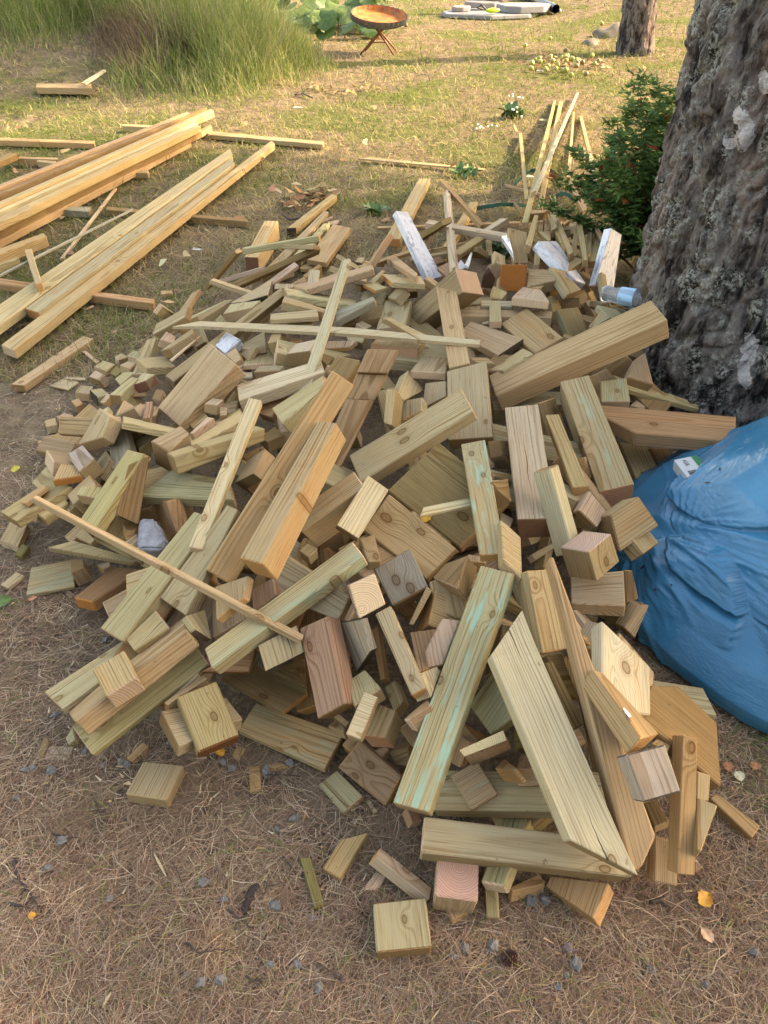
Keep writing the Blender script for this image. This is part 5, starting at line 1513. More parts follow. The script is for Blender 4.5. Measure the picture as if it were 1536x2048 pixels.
    for (px, py, w, h, ang) in ((1440, 939, 5, 2.2, .5), (1415, 966, 6, 2, 2.0), (1286, 1135, 12, 3, -.6), (1310, 1180, 4, 3, .2), (1342, 1171, 3, 2, .1)):
        d = Vector(ray(px, py)).normalized(); hit = bv.ray_cast(cl, d)
        if hit[0] is None: continue
        h0, nn = hit[0], hit[1]; a_ = nn.orthogonal().normalized(); b_ = nn.cross(a_); sc_ = (h0 - cl).length / FPX
        ring = []
        bm = bmesh.new()
        for k in range(8):
            t = 2 * math.pi * k / 8; u = math.cos(t) * w * sc_; v_ = math.sin(t) * h * sc_ * (1 if k % 2 else .7)
            ring.append(bm.verts.new(h0 + nn * .0025 + a_ * (u * math.cos(ang) - v_ * math.sin(ang)) + b_ * (u * math.sin(ang) + v_ * math.cos(ang))))
        bm.faces.new(ring); bm_obj("tear", bm, DK, root)
sack()
# ------------------------------------------------------------------ birch and other trees
def bark_material(name, birch=True):
    T = NT(name); P = T.obj()
    v = T.vmath('MULTIPLY', P, (1.0, 1.0, 0.35))
    a = T.noise(v, 16.0, 5, 0.65, 0.6); b = T.noise(v, 60.0, 4, 0.65); c = T.noise(T.vmath('MULTIPLY', P, (1, 1, .2)), 7.0, 4, 0.6)
    col = T.mix(T.sm(a, 0.40, 0.58), (.030, .024, .021, 1), (.19, .157, .135, 1))
    col = T.mix(T.math('MULTIPLY', T.sm(c, 0.52, 0.66), 0.6), col, (.24, .165, .130, 1))
    col = T.mix(T.math('MULTIPLY', T.sm(b, 0.5, 0.75), 0.5), col, (.20, .185, .175, 1))
    if birch:
        l1 = T.noise(P, 9.0, 4, 0.6); l2 = T.noise(P, 75.0, 4, 0.75)
        lich = T.math('MULTIPLY', T.sm(l1, 0.44, 0.58), T.sm(l2, 0.47, 0.56))
        l3 = T.noise(P, 140.0, 2)
        col = T.mix(T.math('MULTIPLY', lich, 0.9), col, T.mix(l3, (.20, .20, .165, 1), (.46, .45, .38, 1)))
        w = T.attr("white", 'GEOMETRY').outputs["Fac"]
        w2 = T.sm(T.math('ADD', w, T.math('MULTIPLY', T.math('SUBTRACT', T.noise(P, 17.0, 5, 0.7), 0.5), 1.9)), 0.50, 0.56)
        col = T.mix(w2, col, T.mix(T.sm(T.noise(T.vmath('MULTIPLY', P, (1, 1, 5)), 30.0, 3), 0.45, 0.7), (.52, .47, .43, 1), (.34, .28, .26, 1)))
    T.bump(T.math('ADD', T.math('MULTIPLY', a, 1.0), T.math('ADD', T.math('MULTIPLY', b, 0.8), T.math('MULTIPLY', T.noise(P, 150.0, 3, 0.7), 0.35))), 1.0, 0.020)
    return T.out(col, 0.95, 0, 0.03)
BARK = bark_material("birch bark"); BARK2 = bark_material("grey bark", False)
def bark_h(p, d):
    """furrowed plates: ridged noise stretched along the trunk"""
    q = Vector((p.x * 10.0, p.y * 10.0, p.z * 5.0))
    w = Vector((mnoise.noise(q * .6), mnoise.noise(q * .6 + Vector((7, 0, 0))), 0)) * 0.9
    r1 = abs(mnoise.noise(q + w)); r2 = abs(mnoise.noise(q * 2.3 + w * 2))
    f = mnoise.noise(Vector((p.x * 45, p.y * 45, p.z * 26))) + .5 * mnoise.noise(Vector((p.x * 95, p.y * 95, p.z * 70)))
    an = math.atan2(p.y, p.x); vw = mnoise.noise(Vector((p.x * 3, p.y * 3, p.z * 2.0))) * 1.1
    fis = 1 - min(1, abs(mnoise.noise(Vector((an * 5.5 + vw, p.z * .9, 3.0)))) * 5.0)
    return -fis * .016 + (min(r1 * 4.0, 1) - .6) * .024 + (min(r2 * 3.4, 1) - .6) * .016 + f * .010
def trunk_mesh(name, axis, rad, nt, nz, disp, mat, parent, flare=None, white=()):
    """axis(t)->Vector, rad(t)->radius, t in 0..1"""
    V = []; W = []
    for j in range(nz + 1):
        t = j / nz; c = axis(t); r = rad(t)
        for i in range(nt):
            a = 2 * math.pi * i / nt; d = Vector((math.cos(a), math.sin(a), 0))
            rr = r * (1 + (flare(a, c.z) if flare else 0))
            p = c + d * rr
            if disp: p += d * bark_h(p, d) * disp
            V.append(p)
    F = [(j * nt + i, j * nt + (i + 1) % nt, (j + 1) * nt + (i + 1) % nt, (j + 1) * nt + i) for j in range(nz) for i in range(nt)]
    o = mesh_obj(name, V, F, mat, parent, True)
    at = o.data.attributes.new("white", 'FLOAT', 'POINT')
    vals = np.zeros(len(V), np.float32)
    if white:
        base = parent.location if parent else Vector()
        arr = np.array([tuple(v + base) for v in V]); pp = proj(arr)
        front = arr[:, 1] < base.y + 0.05
        for (px, py, rx, ry) in white:
            vals = np.maximum(vals, np.where(front, np.exp(-((pp[:, 0] - px) / rx) ** 2 - ((pp[:, 1] - py) / ry) ** 2), 0))
    at.data.foreach_set("value", vals.astype(np.float32))
    return o
def crown(name, parent, blobs, nleaf, size, pal, mat):
    pts = []
    for (cx, cy, cz, rx, ry, rz, w) in blobs:
        k = int(nleaf * w)
        d = RNG.normal(size=(k, 3)); d /= np.linalg.norm(d, axis=1, keepdims=True)
        r = RNG.random(k) ** 0.45
        p = d * r[:, None] * np.array([rx, ry, rz]) + np.array([cx, cy, cz])
        keep = fbm(p[:, 0] * 1.1 + p[:, 2] * .7 + 40, p[:, 1] * 1.1 - p[:, 2] * .6 + 40, 5, 3) > 0.40
        pts.append(p[keep])
    p = np.concatenate(pts); n = len(p)
    o = ribbons(name, p, RNG.uniform(0, 6.28, n), RNG.uniform(-1.2, 0.8, n), RNG.uniform(.7, 1.3, n) * size, RNG.uniform(.5, .8, n) * size, RNG.normal(0, .5, n), pick(pal, n), mat, 2, RNG.uniform(-.5, 1, n))
    o.parent = parent; del o["kind"]
    return o
LEAFG = [(.06, .11, .022), (.085, .14, .03), (.045, .085, .02), (.12, .16, .04)]
def limbs(bm, base, top, spread, k, r0, seg=7):
    for i in range(k):
        a = i * 2.4 + random.uniform(-.4, .4); t = 0.1 + 0.85 * i / k
        s = base.lerp(top, t); l = spread * random.uniform(.6, 1.1) * (1.05 - .5 * t)
        e = s + Vector((math.cos(a) * l, math.sin(a) * l, l * random.uniform(.35, .9)))
        m = s.lerp(e, .5) + Vector((random.gauss(0, .1), random.gauss(0, .1), .12 * l))
        rr = r0 * (1 - .7 * t)
        tube(bm, [s, m, e], [rr, rr * .6, rr * .2], seg)
# the big birch
broot = empty("birch_tree", (1.36, 2.64, 0)); tag(broot, "massive old birch trunk with lichen-crusted dark bark beside the heap", "tree")
def bax(t):
    z = -.05 + 2.65 * t
    return Vector((0.035 * math.sin(z * 1.3) - .012 * z, 0.02 * z, z))
def brad(t):
    z = 2.65 * t
    return .40 + .02 * math.exp(-z / .9) + .03 * math.exp(-z / .12)
def bfl(a, z):
    return (.05 * math.sin(3 * a + .5) + .05 * math.sin(5 * a + 1.7)) * math.exp(-max(z, 0) / .7) + .035 * math.sin(2 * a + z * .8) + .02 * math.sin(7 * a + z * 1.5)
trunk_mesh("trunk", bax, brad, 520, 500, 1.0, BARK, broot, bfl,
           white=((1490, 262, 26, 40), (1480, 235, 18, 26), (1460, 285, 18, 16), (1530, 165, 16, 28), (1500, 690, 20, 42), (1488, 745, 16, 40)))
bm = bmesh.new(); b0 = Vector((0, .05, 2.55)); b1 = Vector((.7, .8, 9.5))
tube(bm, [b0, b0.lerp(b1, .3) + Vector((.12, 0, 0)), b0.lerp(b1, .65), b1], [.37, .29, .17, .05], 18)
limbs(bm, b0.lerp(b1, .25), b1, 2.4, 14, .10)
bm_obj("limbs", bm, BARK2, broot, True)
crown("crown", broot, [(.9, 1.0, 7.6, 2.3, 2.2, 3.0, .55), (1.9, 1.6, 4.9, 1.8, 1.6, 1.3, .45)], 13000, .085, LEAFG, BLADE)
# leafy trees added out of view on the sunny side to shade the heap
def added_shade_tree(x, y, hgt, blobs, nleaf, label, size=.13):
    root = empty("leafy_tree", (x, y, 0)); tag(root, label, "tree")
    bm = bmesh.new(); p0 = Vector((0, 0, -.1)); p1 = Vector((.2, -.1, hgt))
    tube(bm, [p0, Vector((.03, .02, 1.2)), p0.lerp(p1, .5), p1], [.26, .20, .14, .03], 14); limbs(bm, p0.lerp(p1, .22), p1, 2.0, 14, .08)
    bm_obj("trunk", bm, BARK2, root, True)
    crown("crown", root, blobs, nleaf, size, LEAFG, BLADE)
added_shade_tree(5.2, 2.6, 6.2, [(0, 0, 3.6, 2.5, 2.3, 1.9, .55), (-.6, 1.0, 2.8, 1.6, 1.5, 1.1, .2), (.2, -1.2, 3.0, 1.9, 1.6, 1.3, .25), (-1.0, -.6, 2.3, 1.3, 1.5, .9, .12)], 25000, "leafy tree added outside the view to shade the heap")
added_shade_tree(8.8, 4.3, 8.0, [(0, 0, 5.4, 2.6, 2.2, 2.4, .7), (-.3, 1.3, 4.4, 1.7, 1.4, 1.5, .3)], 17000, "taller tree added outside the view for shade behind the first one")
added_shade_tree(6.6, 6.7, 8.2, [(0, 0, 6.3, 2.3, 2.4, 1.9, .75), (-.4, -1.4, 5.4, 1.5, 1.3, 1.2, .25)], 19000, "tall tree added outside the view to shade the long timbers")
# hedge added unseen behind the camera to keep low sky light off the heap
hroot = empty("added_hedge", (0, -3.6, 0)); tag(hroot, "tall clipped hedge added unseen behind the viewpoint to block low sky light", "hedge")
bm = bmesh.new(); bmesh.ops.create_cube(bm, size=1)
for v in bm.verts: v.co = Vector((v.co.x * 15, v.co.y * .7, (v.co.z + .5) * 3.3))
bmesh.ops.subdivide_edges(bm, edges=bm.edges, cuts=5, use_grid_fill=True)
for v in bm.verts: v.co += Vector((0, mnoise.noise(v.co * .9) * .15, mnoise.noise(v.co * .7 + Vector((4, 0, 0))) * .12))
bm_obj("unseen_hedge_core", bm, NT("hedge core").out((.03, .045, .015), .9, 0, 0), hroot)
crown("foliage", hroot, [(xx_, 0, 1.8, 1.7, .65, 2.0, .125) for xx_ in (-6.6, -4.7, -2.8, -.9, .9, 2.8, 4.7, 6.6)], 16000, .14, LEAFG, BLADE)
# far tree on the lawn
c = at_z(1272, 104); froot = empty("leafy_tree", (c[0], c[1], float(gz(c[0], c[1])))); tag(froot, "grey-barked tree trunk standing on the lawn behind the rose bush", "tree")
trunk_mesh("trunk", lambda t: Vector((-.26 * t * 2.2 / 2.2 - .02 * math.sin(t * 5), 0, -.05 + 3.0 * t)), lambda t: .205 + .05 * math.exp(-t * 14), 70, 120, .8, BARK2, froot, lambda a, z: .08 * math.sin(3 * a) * math.exp(-max(z, 0) / .3))
bm = bmesh.new(); b0 = Vector((-.26, 0, 2.9)); b1 = Vector((-.3, .2, 6)); tube(bm, [b0, b0.lerp(b1, .5), b1], [.23, .15, .04], 12); limbs(bm, b0, b1, 2.2, 11, .08)
bm_obj("limbs", bm, BARK2, froot, True)
crown("crown", froot, [(-.2, 0, 5.2, 2.4, 2.2, 1.7, 1)], 9000, .12, LEAFG, BLADE)
# mossy stone beside it
Tm = NT("mossy stone"); mn = Tm.noise(Tm.obj(), 6.0, 4, .6); MOSSY = Tm.out(Tm.mix(Tm.sm(mn, .45, .6), (.13, .105, .085, 1), (.10, .095, .03, 1)), .9)
for (px, py, sx, sy, sz, rz, lb) in ((1222, 72, .34, .22, .26, .2, "long grey stone lying beside the far tree trunk"), (1182, 84, .22, .16, .17, 1.0, "mossy brown stone in front of the long grey stone")):
    c = at_z(px, py); bm = bmesh.new(); bmesh.ops.create_icosphere(bm, subdivisions=3, radius=1)
    for v in bm.verts:
        f = .85 + .3 * mnoise.noise(v.co * 1.4 + Vector((px, 0, 0))) + .08 * mnoise.noise(v.co * 5); v.co = Vector((v.co.x * sx * f, v.co.y * sy * f, max(v.co.z * sz * f, -.03)))
    o = bm_obj("field_stone", bm, MOSSY, None, True); o.location = (c[0], c[1], float(gz(c[0], c[1])) - .09); o.rotation_euler = (0, 0, rz); tag(o, lb, "stone")

# ------------------------------------------------------------------ rose bush behind the birch
def rose_bush():
    root = empty("rose_bush", (1.56, 3.92, 0)); tag(root, "dark green rose bush with a few reddened leaves growing against the birch", "bush")
    STEM = NT("rose stem").out((.09, .045, .025), .8)
    lv = []; dirs = []; cols = []
    for i in range(190):
        a = random.uniform(0, 6.28); rr = random.random() ** .6
        bx, by = rr * .34 * math.cos(a), rr * .26 * math.sin(a)
        h = random.uniform(.35, 1.12) * (1 - .25 * rr)
        tip = Vector((bx * 2.0 + random.gauss(0, .07), by * 1.7 + random.gauss(0, .07), h))
        s = Vector((bx * .5, by * .5, 0)); m = s.lerp(tip, .55) + Vector((random.gauss(0, .03), random.gauss(0, .03), .05))
        if i < 26:
            bm = bmesh.new(); tube(bm, [s, m, tip], [.006, .0045, .002], 6); bm_obj("stem", bm, STEM, root, True)
        for k in range(60):
            t = random.uniform(.18, 1.02); p = s.lerp(m, t * 2) if t < .5 else m.lerp(tip, t * 2 - 1)
            az = random.uniform(0, 6.28); el = random.uniform(-.2, .7)
            rd = Vector((math.cos(az) * math.cos(el), math.sin(az) * math.cos(el), math.sin(el)))
            red = random.random() < .025
            cc = random.choice([(.30, .05, .03), (.36, .10, .04)]) if red else random.choice([(.10, .185, .05), (.125, .22, .06), (.07, .14, .045), (.17, .26, .08), (.10, .195, .08)])
            for q in range(7):
                side = (q % 2) * 2 - 1 if q < 6 else 0
                lp = p + rd * (.015 + .011 * (q // 2)) 
                lat = rd.cross(Vector((0, 0, 1))); lat = lat.normalized() if lat.length > .01 else Vector((1, 0, 0))
                lv.append(lp); dd = (rd * (.5 if q < 6 else 1) + lat * side * .9 + Vector((0, 0, random.gauss(0, .25)))).normalized()
                dirs.append(dd); f = random.uniform(.75, 1.2); cols.append([c_ * f for c_ in cc])
    P_ = np.array([tuple(v) for v in lv]); D = np.array([tuple(v) for v in dirs]); n = len(P_)
    o = ribbons("foliage", P_, np.arctan2(D[:, 1], D[:, 0]), np.arcsin(np.clip(D[:, 2], -1, 1)), RNG.uniform(.020, .034, n), RNG.uniform(.012, .019, n), RNG.normal(0, .3, n), np.array(cols), BLADE, 1, RNG.uniform(0, .8, n))
    o.parent = root; del o["kind"]
rose_bush()
# low broad-leaved weeds near the heap
def weed(px, py, size, k, label, pal, name="broadleaf_weed"):
    c = at_z(px, py); root = empty(name, (c[0], c[1], float(gz(c[0], c[1])) - .01)); tag(root, label, "weed")
    m = NT("weed leaf"); mm = m.out(pal, .55)
    bm = bmesh.new(); rows = []
    for i in range(6):
        t = i / 5; w = math.sin(math.pi * (0.1 + .88 * t)) * .34
        rows.append([bm.verts.new((t, w * s, .25 * t - .5 * t * t * .5 + .08 * abs(s))) for s in (-1, 0, 1)])
    for a, b in zip(rows, rows[1:]):
        for q in range(2): bm.faces.new((a[q], a[q + 1], b[q + 1], b[q]))
    me = bpy.data.meshes.new("leaf"); bm.to_mesh(me); bm.free(); me.materials.append(mm)
    for i in range(k):
        o = link(bpy.data.objects.new("leaf", me), root); s = size * random.uniform(.6, 1.1)
        o.scale = (s, s, s); o.rotation_euler = (random.uniform(-.3, .3), -random.uniform(.1, 1.0), i * 2.4)
        o.location = (random.gauss(0, size * .35), random.gauss(0, size * .35), random.uniform(0, size * .35))
weed(985, 512, .10, 34, "dark leafy weed clump growing between the white posts", (.035, .085, .022, 1))
weed(745, 425, .08, 22, "bright green weed tuft on the lawn by the thick tan plank", (.075, .15, .03, 1))
weed(930, 350, .09, 18, "grassy green weed tuft beside the splintered strip", (.08, .155, .035, 1))
weed(1025, 235, .12, 26, "leafy green weed clump carrying white flowers on the lawn", (.085, .15, .04, 1))
FLW = NT("white petal").out((.75, .75, .68), .6)
for (px, py, k, lb) in ((1033, 228, 12, "cluster of white flowers above the leafy weed clump"), (970, 255, 9, "low cluster of small white flowers on the lawn")):
    c = at_z(px, py + 14); root = empty("white_flowers", (c[0], c[1], 0)); tag(root, lb, "flower")
    for i in range(k):
        bm = bmesh.new(); bmesh.ops.create_icosphere(bm, subdivisions=1, radius=.010)
        o = bm_obj("blossom", bm, FLW, root); o.location = (random.gauss(0, .05), random.gauss(0, .06), random.uniform(.05, .22) if k > 10 else .06)
# big-leaved plants by the fire bowl
def pumpkin():
    c = at_z(640, 72); root = empty("pumpkin_plant", (c[0] + .05, c[1] + .2, float(gz(c[0], c[1])))); tag(root, "lush patch of big heart-shaped leaves behind the fire bowl", "plant")
    mats = []
    for cc in ((.14, .21, .05), (.20, .27, .075), (.08, .15, .035)):
        T = NT("big leaf"); nn = T.noise(T.obj(), 6.0, 3); cl = T.mix(T.sm(nn, .35, .65), (*cc, 1), (cc[0] * .65, cc[1] * .75, cc[2] * .7, 1)); T.out(cl, .5)
        tr = T.n("ShaderNodeBsdfTranslucent"); T.set(tr.inputs[0], cl); mx = T.n("ShaderNodeMixShader"); mx.inputs[0].default_value = .35
        T.t.links.new(T.b.outputs[0], mx.inputs[1]); T.t.links.new(tr.outputs[0], mx.inputs[2]); T.t.links.new(mx.outputs[0], T.t.nodes["Material Output"].inputs[0]); mats.append(T.m)
    mes = []
    for m in mats:
        bm = bmesh.new(); cv = bm.verts.new((0, 0, 0)); ring = []
        for k in range(18):
            a = 2 * math.pi * k / 18; r = .5 * (1 + .10 * math.cos(5 * a)) * (1 - .45 * math.exp(-((a - math.pi) / .35) ** 2)); mid = bm.verts.new((r * .55 * math.cos(a), r * .55 * math.sin(a), .035))
            ring.append((mid, bm.verts.new((r * math.cos(a), r * math.sin(a), -.02 + .05 * math.sin(3 * a)))))
        for k in range(18):
            a, b = ring[k], ring[(k + 1) % 18]; bm.faces.new((cv, a[0], b[0])); bm.faces.new((a[0], a[1], b[1], b[0]))
        me = bpy.data.meshes.new("leaf"); bm.to_mesh(me); bm.free(); me.polygons.foreach_set("use_smooth", [True] * len(me.polygons)); me.materials.append(m); mes.append(me)
    STK = NT("leaf stalk").out((.11, .17, .05), .6)
    for i in range(130):
        o = link(bpy.data.objects.new("leaf", mes[i % 3]), root); s = random.uniform(.20, .36)
        x_ = random.uniform(-1.25, .95); y_ = random.uniform(-.5, 1.8); z_ = .08 + .42 * random.random() * (0.4 + .6 * min(1, (y_ + .5) / 1.0))
        o.scale = (s, s, s); o.rotation_euler = (random.uniform(.1, .9), random.uniform(-.4, .4), random.uniform(-1.2, 1.2)); o.location = (x_, y_, z_)
        if i < 40:
            bm = bmesh.new(); tube(bm, [(x_ * .9, y_ + .1, 0), (x_, y_ + .05, z_ * .6), (x_, y_, z_)], [.008, .007, .005], 5); bm_obj("stalk", bm, STK, root, True)
pumpkin()

# ------------------------------------------------------------------ rusty fire bowl on legs
def fire_bowl():
    c = at_z(757, 103); g0 = float(gz(c[0], c[1])); root = empty("fire_bowl", (c[0], c[1], g0)); root.scale = (1, 1, .82); tag(root, "rust-coloured fluted fire bowl standing on crossed iron legs", "fire bowl")
    T = NT("rust"); n = T.noise(T.obj(), 9.0, 4, .6); RUST = T.out(T.mix(T.sm(n, .35, .7), (.48, .17, .035, 1), (.26, .07, .02, 1)), .8)
    STEEL = NT("dull grey steel").out((.16, .18, .21), .45, .7); LEG = NT("rusty iron").out((.20, .065, .03), .8)
    bm = bmesh.new(); seg = 120; prev = None
    for (r, z, fl) in ((.30, .40, 0), (.345, .425, .012), (.355, .47, .014), (.362, .51, .014)):
        ring = [bm.verts.new(((r + fl * math.cos(30 * 2 * math.pi * k / seg)) * math.cos(2 * math.pi * k / seg), (r + fl * math.cos(30 * 2 * math.pi * k / seg)) * math.sin(2 * math.pi * k / seg), z)) for k in range(seg)]
        if prev:
            for k in range(seg): bm.faces.new((prev[k], prev[(k + 1) % seg], ring[(k + 1) % seg], ring[k]))
        prev = ring
    ro = bm_obj("rim", bm, STEEL, root, True)
    bm = bmesh.new(); r1 = lathe(bm, [(.350, .508), (.342, .45), (.325, .428), (.16, .418), (.01, .415)], 60); bm.faces.new(r1[-1]); po = bm_obj("pan", bm, RUST, root, True)
    for o_ in (ro, po): o_.rotation_euler = (R(11), R(5), 0); o_.location = (-.035, .085, .03)
    bm = bmesh.new(); r1 = lathe(bm, [(.31, .40), (.12, .385), (.01, .383)], 40); bm.faces.new(r1[-1]); uo = bm_obj("underside", bm, STEEL, root, True); uo.rotation_euler = (R(11), R(5), 0); uo.location = (-.035, .085, .03)
    for (a, b) in (((-.24, -.14, 0), (.10, -.14, .40)), ((.20, -.16, 0), (-.06, -.16, .40)), ((-.18, .16, 0), (.16, .16, .40)), ((.24, .14, 0), (-.10, .14, .40))):
        bm = bmesh.new(); tube(bm, [a, ((a[0] + b[0]) / 2, a[1], .21), b], [.012, .012, .012], 8); bm_obj("leg", bm, LEG, root, True)
    for y_ in (-.15, .15):
        bm = bmesh.new(); tube(bm, [(-.12, y_, .17), (.09, y_, .17)], [.009, .009], 6); bm_obj("brace", bm, LEG, root, True)
fire_bowl()
# stone slabs with things left on them
def slabs():
    base = at_z(985, 36); g0 = float(gz(base[0], base[1]))
    T = NT("slab stone"); n = T.noise(T.obj(), 5.0, 4); SLAB = T.out(T.mix(n, (.13, .127, .13, 1), (.26, .25, .245, 1)), .8)
    T = NT("pale slab"); SLAB2 = T.out(T.mix(T.noise(T.obj(), 7.0, 3), (.20, .165, .14, 1), (.30, .26, .23, 1)), .8)
    def slab(dx, dy, z, sx, sy, t, rz, m, lb, k=7):
        pts = []
        for i in range(k):
            a = 2 * math.pi * i / k + random.uniform(-.2, .2); f = random.uniform(.85, 1.1); pts.append((sx * f * math.cos(a), sy * f * math.sin(a)))
        bm = bmesh.new(); a_ = [bm.verts.new((*p, 0)) for p in pts]; b_ = [bm.verts.new((p[0] * .97, p[1] * .97, t)) for p in pts]
        bm.faces.new(a_[::-1]); bm.faces.new(b_)
        for i in range(k): bm.faces.new((a_[i], a_[(i + 1) % k], b_[(i + 1) % k], b_[i]))
        bmesh.ops.bevel(bm, geom=list(bm.edges), offset=.012, segments=1, affect='EDGES')
        o = bm_obj("flat_stone", bm, m); o.location = (base[0] + dx, base[1] + dy, g0 + z); o.rotation_euler = (0, 0, rz); tag(o, lb, "slab")
    slab(0, 0.2, 0, .85, .55, .06, .1, SLAB, "large flat grey slab lying on the lawn under the green tool")
    slab(.55, .25, .062, .50, .34, .10, .2, SLAB, "thick upper grey slab overhanging the large flat slab")
    slab(-.5, .3, .062, .20, .15, .07, .4, SLAB2, "small pale stone on the slab beside the green tool")
    slab(-.1, .6, .062, .38, .2, .11, .0, SLAB2, "pale stone block in front of the metal pipe")
    slab(.22, .72, .175, .22, .16, .08, .5, SLAB2, "pinkish flat stone stacked on the pale block")
    T = NT("galvanised"); GALV = T.out((.45, .47, .5), .35, .9)
    bm = bmesh.new(); prof = []
    for i in range(26): prof.append((.105 + (.006 if i % 2 else 0), .02 * i))
    lathe(bm, prof, 28); o = bm_obj("metal_duct", bm, GALV, None, True); o.location = (base[0] - .08, base[1] + .75, g0 + .17); tag(o, "shiny ribbed metal duct standing among the stone slabs", "duct")
    a = at_z(1025, -4); b = at_z(1110, 33); zz_ = float(gz(b[0], b[1])) + .07
    bm = bmesh.new(); tube(bm, [(a[0], a[1] + .3, zz_), (b[0], b[1], zz_)], [.065, .065], 20, False); tube(bm, [(b[0], b[1], zz_), (a[0], a[1] + .3, zz_)], [.055, .055], 20, False)
    o = bm_obj("drain_pipe", bm, NT("black plastic").out((.02, .022, .03), .4), None, True); tag(o, "black plastic drain pipe lying behind the stone slabs", "pipe")
    root = empty("garden_tool", (base[0] - .02, base[1] - .12, g0 + .075)); tag(root, "lime-green power garden tool with toothed blade on the slab", "tool")
    LIME = NT("lime plastic").out((.38, .55, .02), .4); BLK = NT("black plastic").out((.02, .02, .02), .5); BLA = NT("blade").out((.5, .5, .5), .35, .8)
    bm = bmesh.new(); bmesh.ops.create_uvsphere(bm, u_segments=16, v_segments=10, radius=1)
    for v in bm.verts: v.co = Vector((v.co.x * .13, v.co.y * .045, v.co.z * .035 + .04))
    o = bm_obj("housing", bm, LIME, root, True); o.rotation_euler = (0, 0, .3)
    bm = bmesh.new(); tube(bm, [(-.12, -.05, .06), (-.2, -.06, .12), (-.26, -.02, .08), (-.14, .0, .05)], [.014] * 4, 8); bm_obj("handle", bm, BLK, root, True)
    bm = bmesh.new()
    def bx(x0, x1, y0, y1, z0, z1):
        v = [bm.verts.new((x, y, z)) for z in (z0, z1) for (x, y) in ((x0, y0), (x1, y0), (x1, y1), (x0, y1))]
        for f in ((3, 2, 1, 0), (4, 5, 6, 7), (0, 1, 5, 4), (1, 2, 6, 5), (2, 3, 7, 6), (3, 0, 4, 7)): bm.faces.new([v[i] for i in f])
    bx(-.48, -.1, -.012, .012, .045, .055)
    for i in range(12): bx(-.47 + i * .03, -.458 + i * .03, -.035, .035, .047, .053)
    o = bm_obj("blade", bm, BLA, root); o.rotation_euler = (0, 0, -.35)
slabs()
# windfall apples
AP = []
for cc in ((.24, .27, .045), (.30, .29, .06), (.22, .14, .045)):
    bm = bmesh.new(); bmesh.ops.create_uvsphere(bm, u_segments=12, v_segments=8, radius=.030)
    for v in bm.verts: v.co.z -= .010 * math.exp(-((v.co.x ** 2 + v.co.y ** 2) / .0003)) * (1 if v.co.z > 0 else -.6)
    me = bpy.data.meshes.new("apple"); bm.to_mesh(me); bm.free(); me.polygons.foreach_set("use_smooth", [True] * len(me.polygons))
    T = NT("apple skin"); me.materials.append(T.out(T.mix(T.sm(T.noise(T.obj(), 30.0, 2), .5, .75), (*cc, 1), (cc[0] * .8, cc[1] * .5, cc[2] * .6, 1)), .4)); AP.append(me)
STMAT = NT("apple stalk").out((.06, .04, .02), .8)
spots = [(random.gauss(1122, 36), random.gauss(128, 11)) for _ in range(34)] + [(1050, 91), (1119, 27), (1203, 52), (1062, 138), (1172, 148), (1142, 150), (1100, 75), (812, 50)]
for i, (px, py) in enumerate(spots):
    c = at_z(px, py, .03); g0 = float(gz(c[0], c[1])); o = link(bpy.data.objects.new("apple", AP[i % 3 if i % 5 else 1])); pile = i < 34
    o.location = (c[0], c[1], g0 + .03 + (.05 * random.random() if pile else 0)); o.rotation_euler = (random.uniform(-1, 1), random.uniform(-1, 1), 0)
    bm = bmesh.new(); tube(bm, [(0, 0, .022), (.003, 0, .04)], [.0015, .0012], 5); bm_obj("stalk", bm, STMAT, o)
    tag(o, "yellow-green windfall apple in the heap of apples on the lawn" if pile else "yellow-green windfall apple lying apart on the grass", "apple", "windfall apples in the heap" if pile else "windfall apples lying apart")

# ------------------------------------------------------------------ bottle, carton, strap, rusty bracket
def hz(px, py, z0=.25):
    z = z0
    for _ in range(6):
        c = at_z(px, py, z); z = float(hf(c[0:1], c[1:2])[0])
    return at_z(px, py, z)
c = hz(1202, 603); root = empty("plastic_bottle", c); tag(root, "crumpled clear plastic bottle with light blue label lying by the birch", "bottle")
T = NT("clear plastic"); T.out((.9, .93, .95), .08); T.b.inputs["Transmission Weight"].default_value = .85; T.b.inputs["IOR"].default_value = 1.35
bm = bmesh.new(); lathe(bm, [(.004, 0), (.030, .002), (.033, .02), (.030, .05), (.033, .08), (.033, .14), (.026, .17), (.013, .20), (.013, .215)], 24)
for v in bm.verts: v.co += Vector((mnoise.noise(v.co * 45), mnoise.noise(v.co * 45 + Vector((5, 0, 0))), 0)) * .006
o = bm_obj("body", bm, T.m, root, True); o.rotation_euler = (1.45, 0, .9); o.location = (0, 0, .035)
bm = bmesh.new(); lathe(bm, [(.0345, .075), (.0345, .135)], 24); o = bm_obj("bottle_label", bm, NT("blue label").out((.30, .55, .72), .4), root, True); o.rotation_euler = (1.45, 0, .9); o.location = (0, 0, .035)
bm = bmesh.new(); lathe(bm, [(.016, .20), (.016, .222), (.001, .223)], 20); o = bm_obj("cap", bm, NT("white cap").out((.8, .8, .8), .4), root, True); o.rotation_euler = (1.45, 0, .9); o.location = (0, 0, .035)
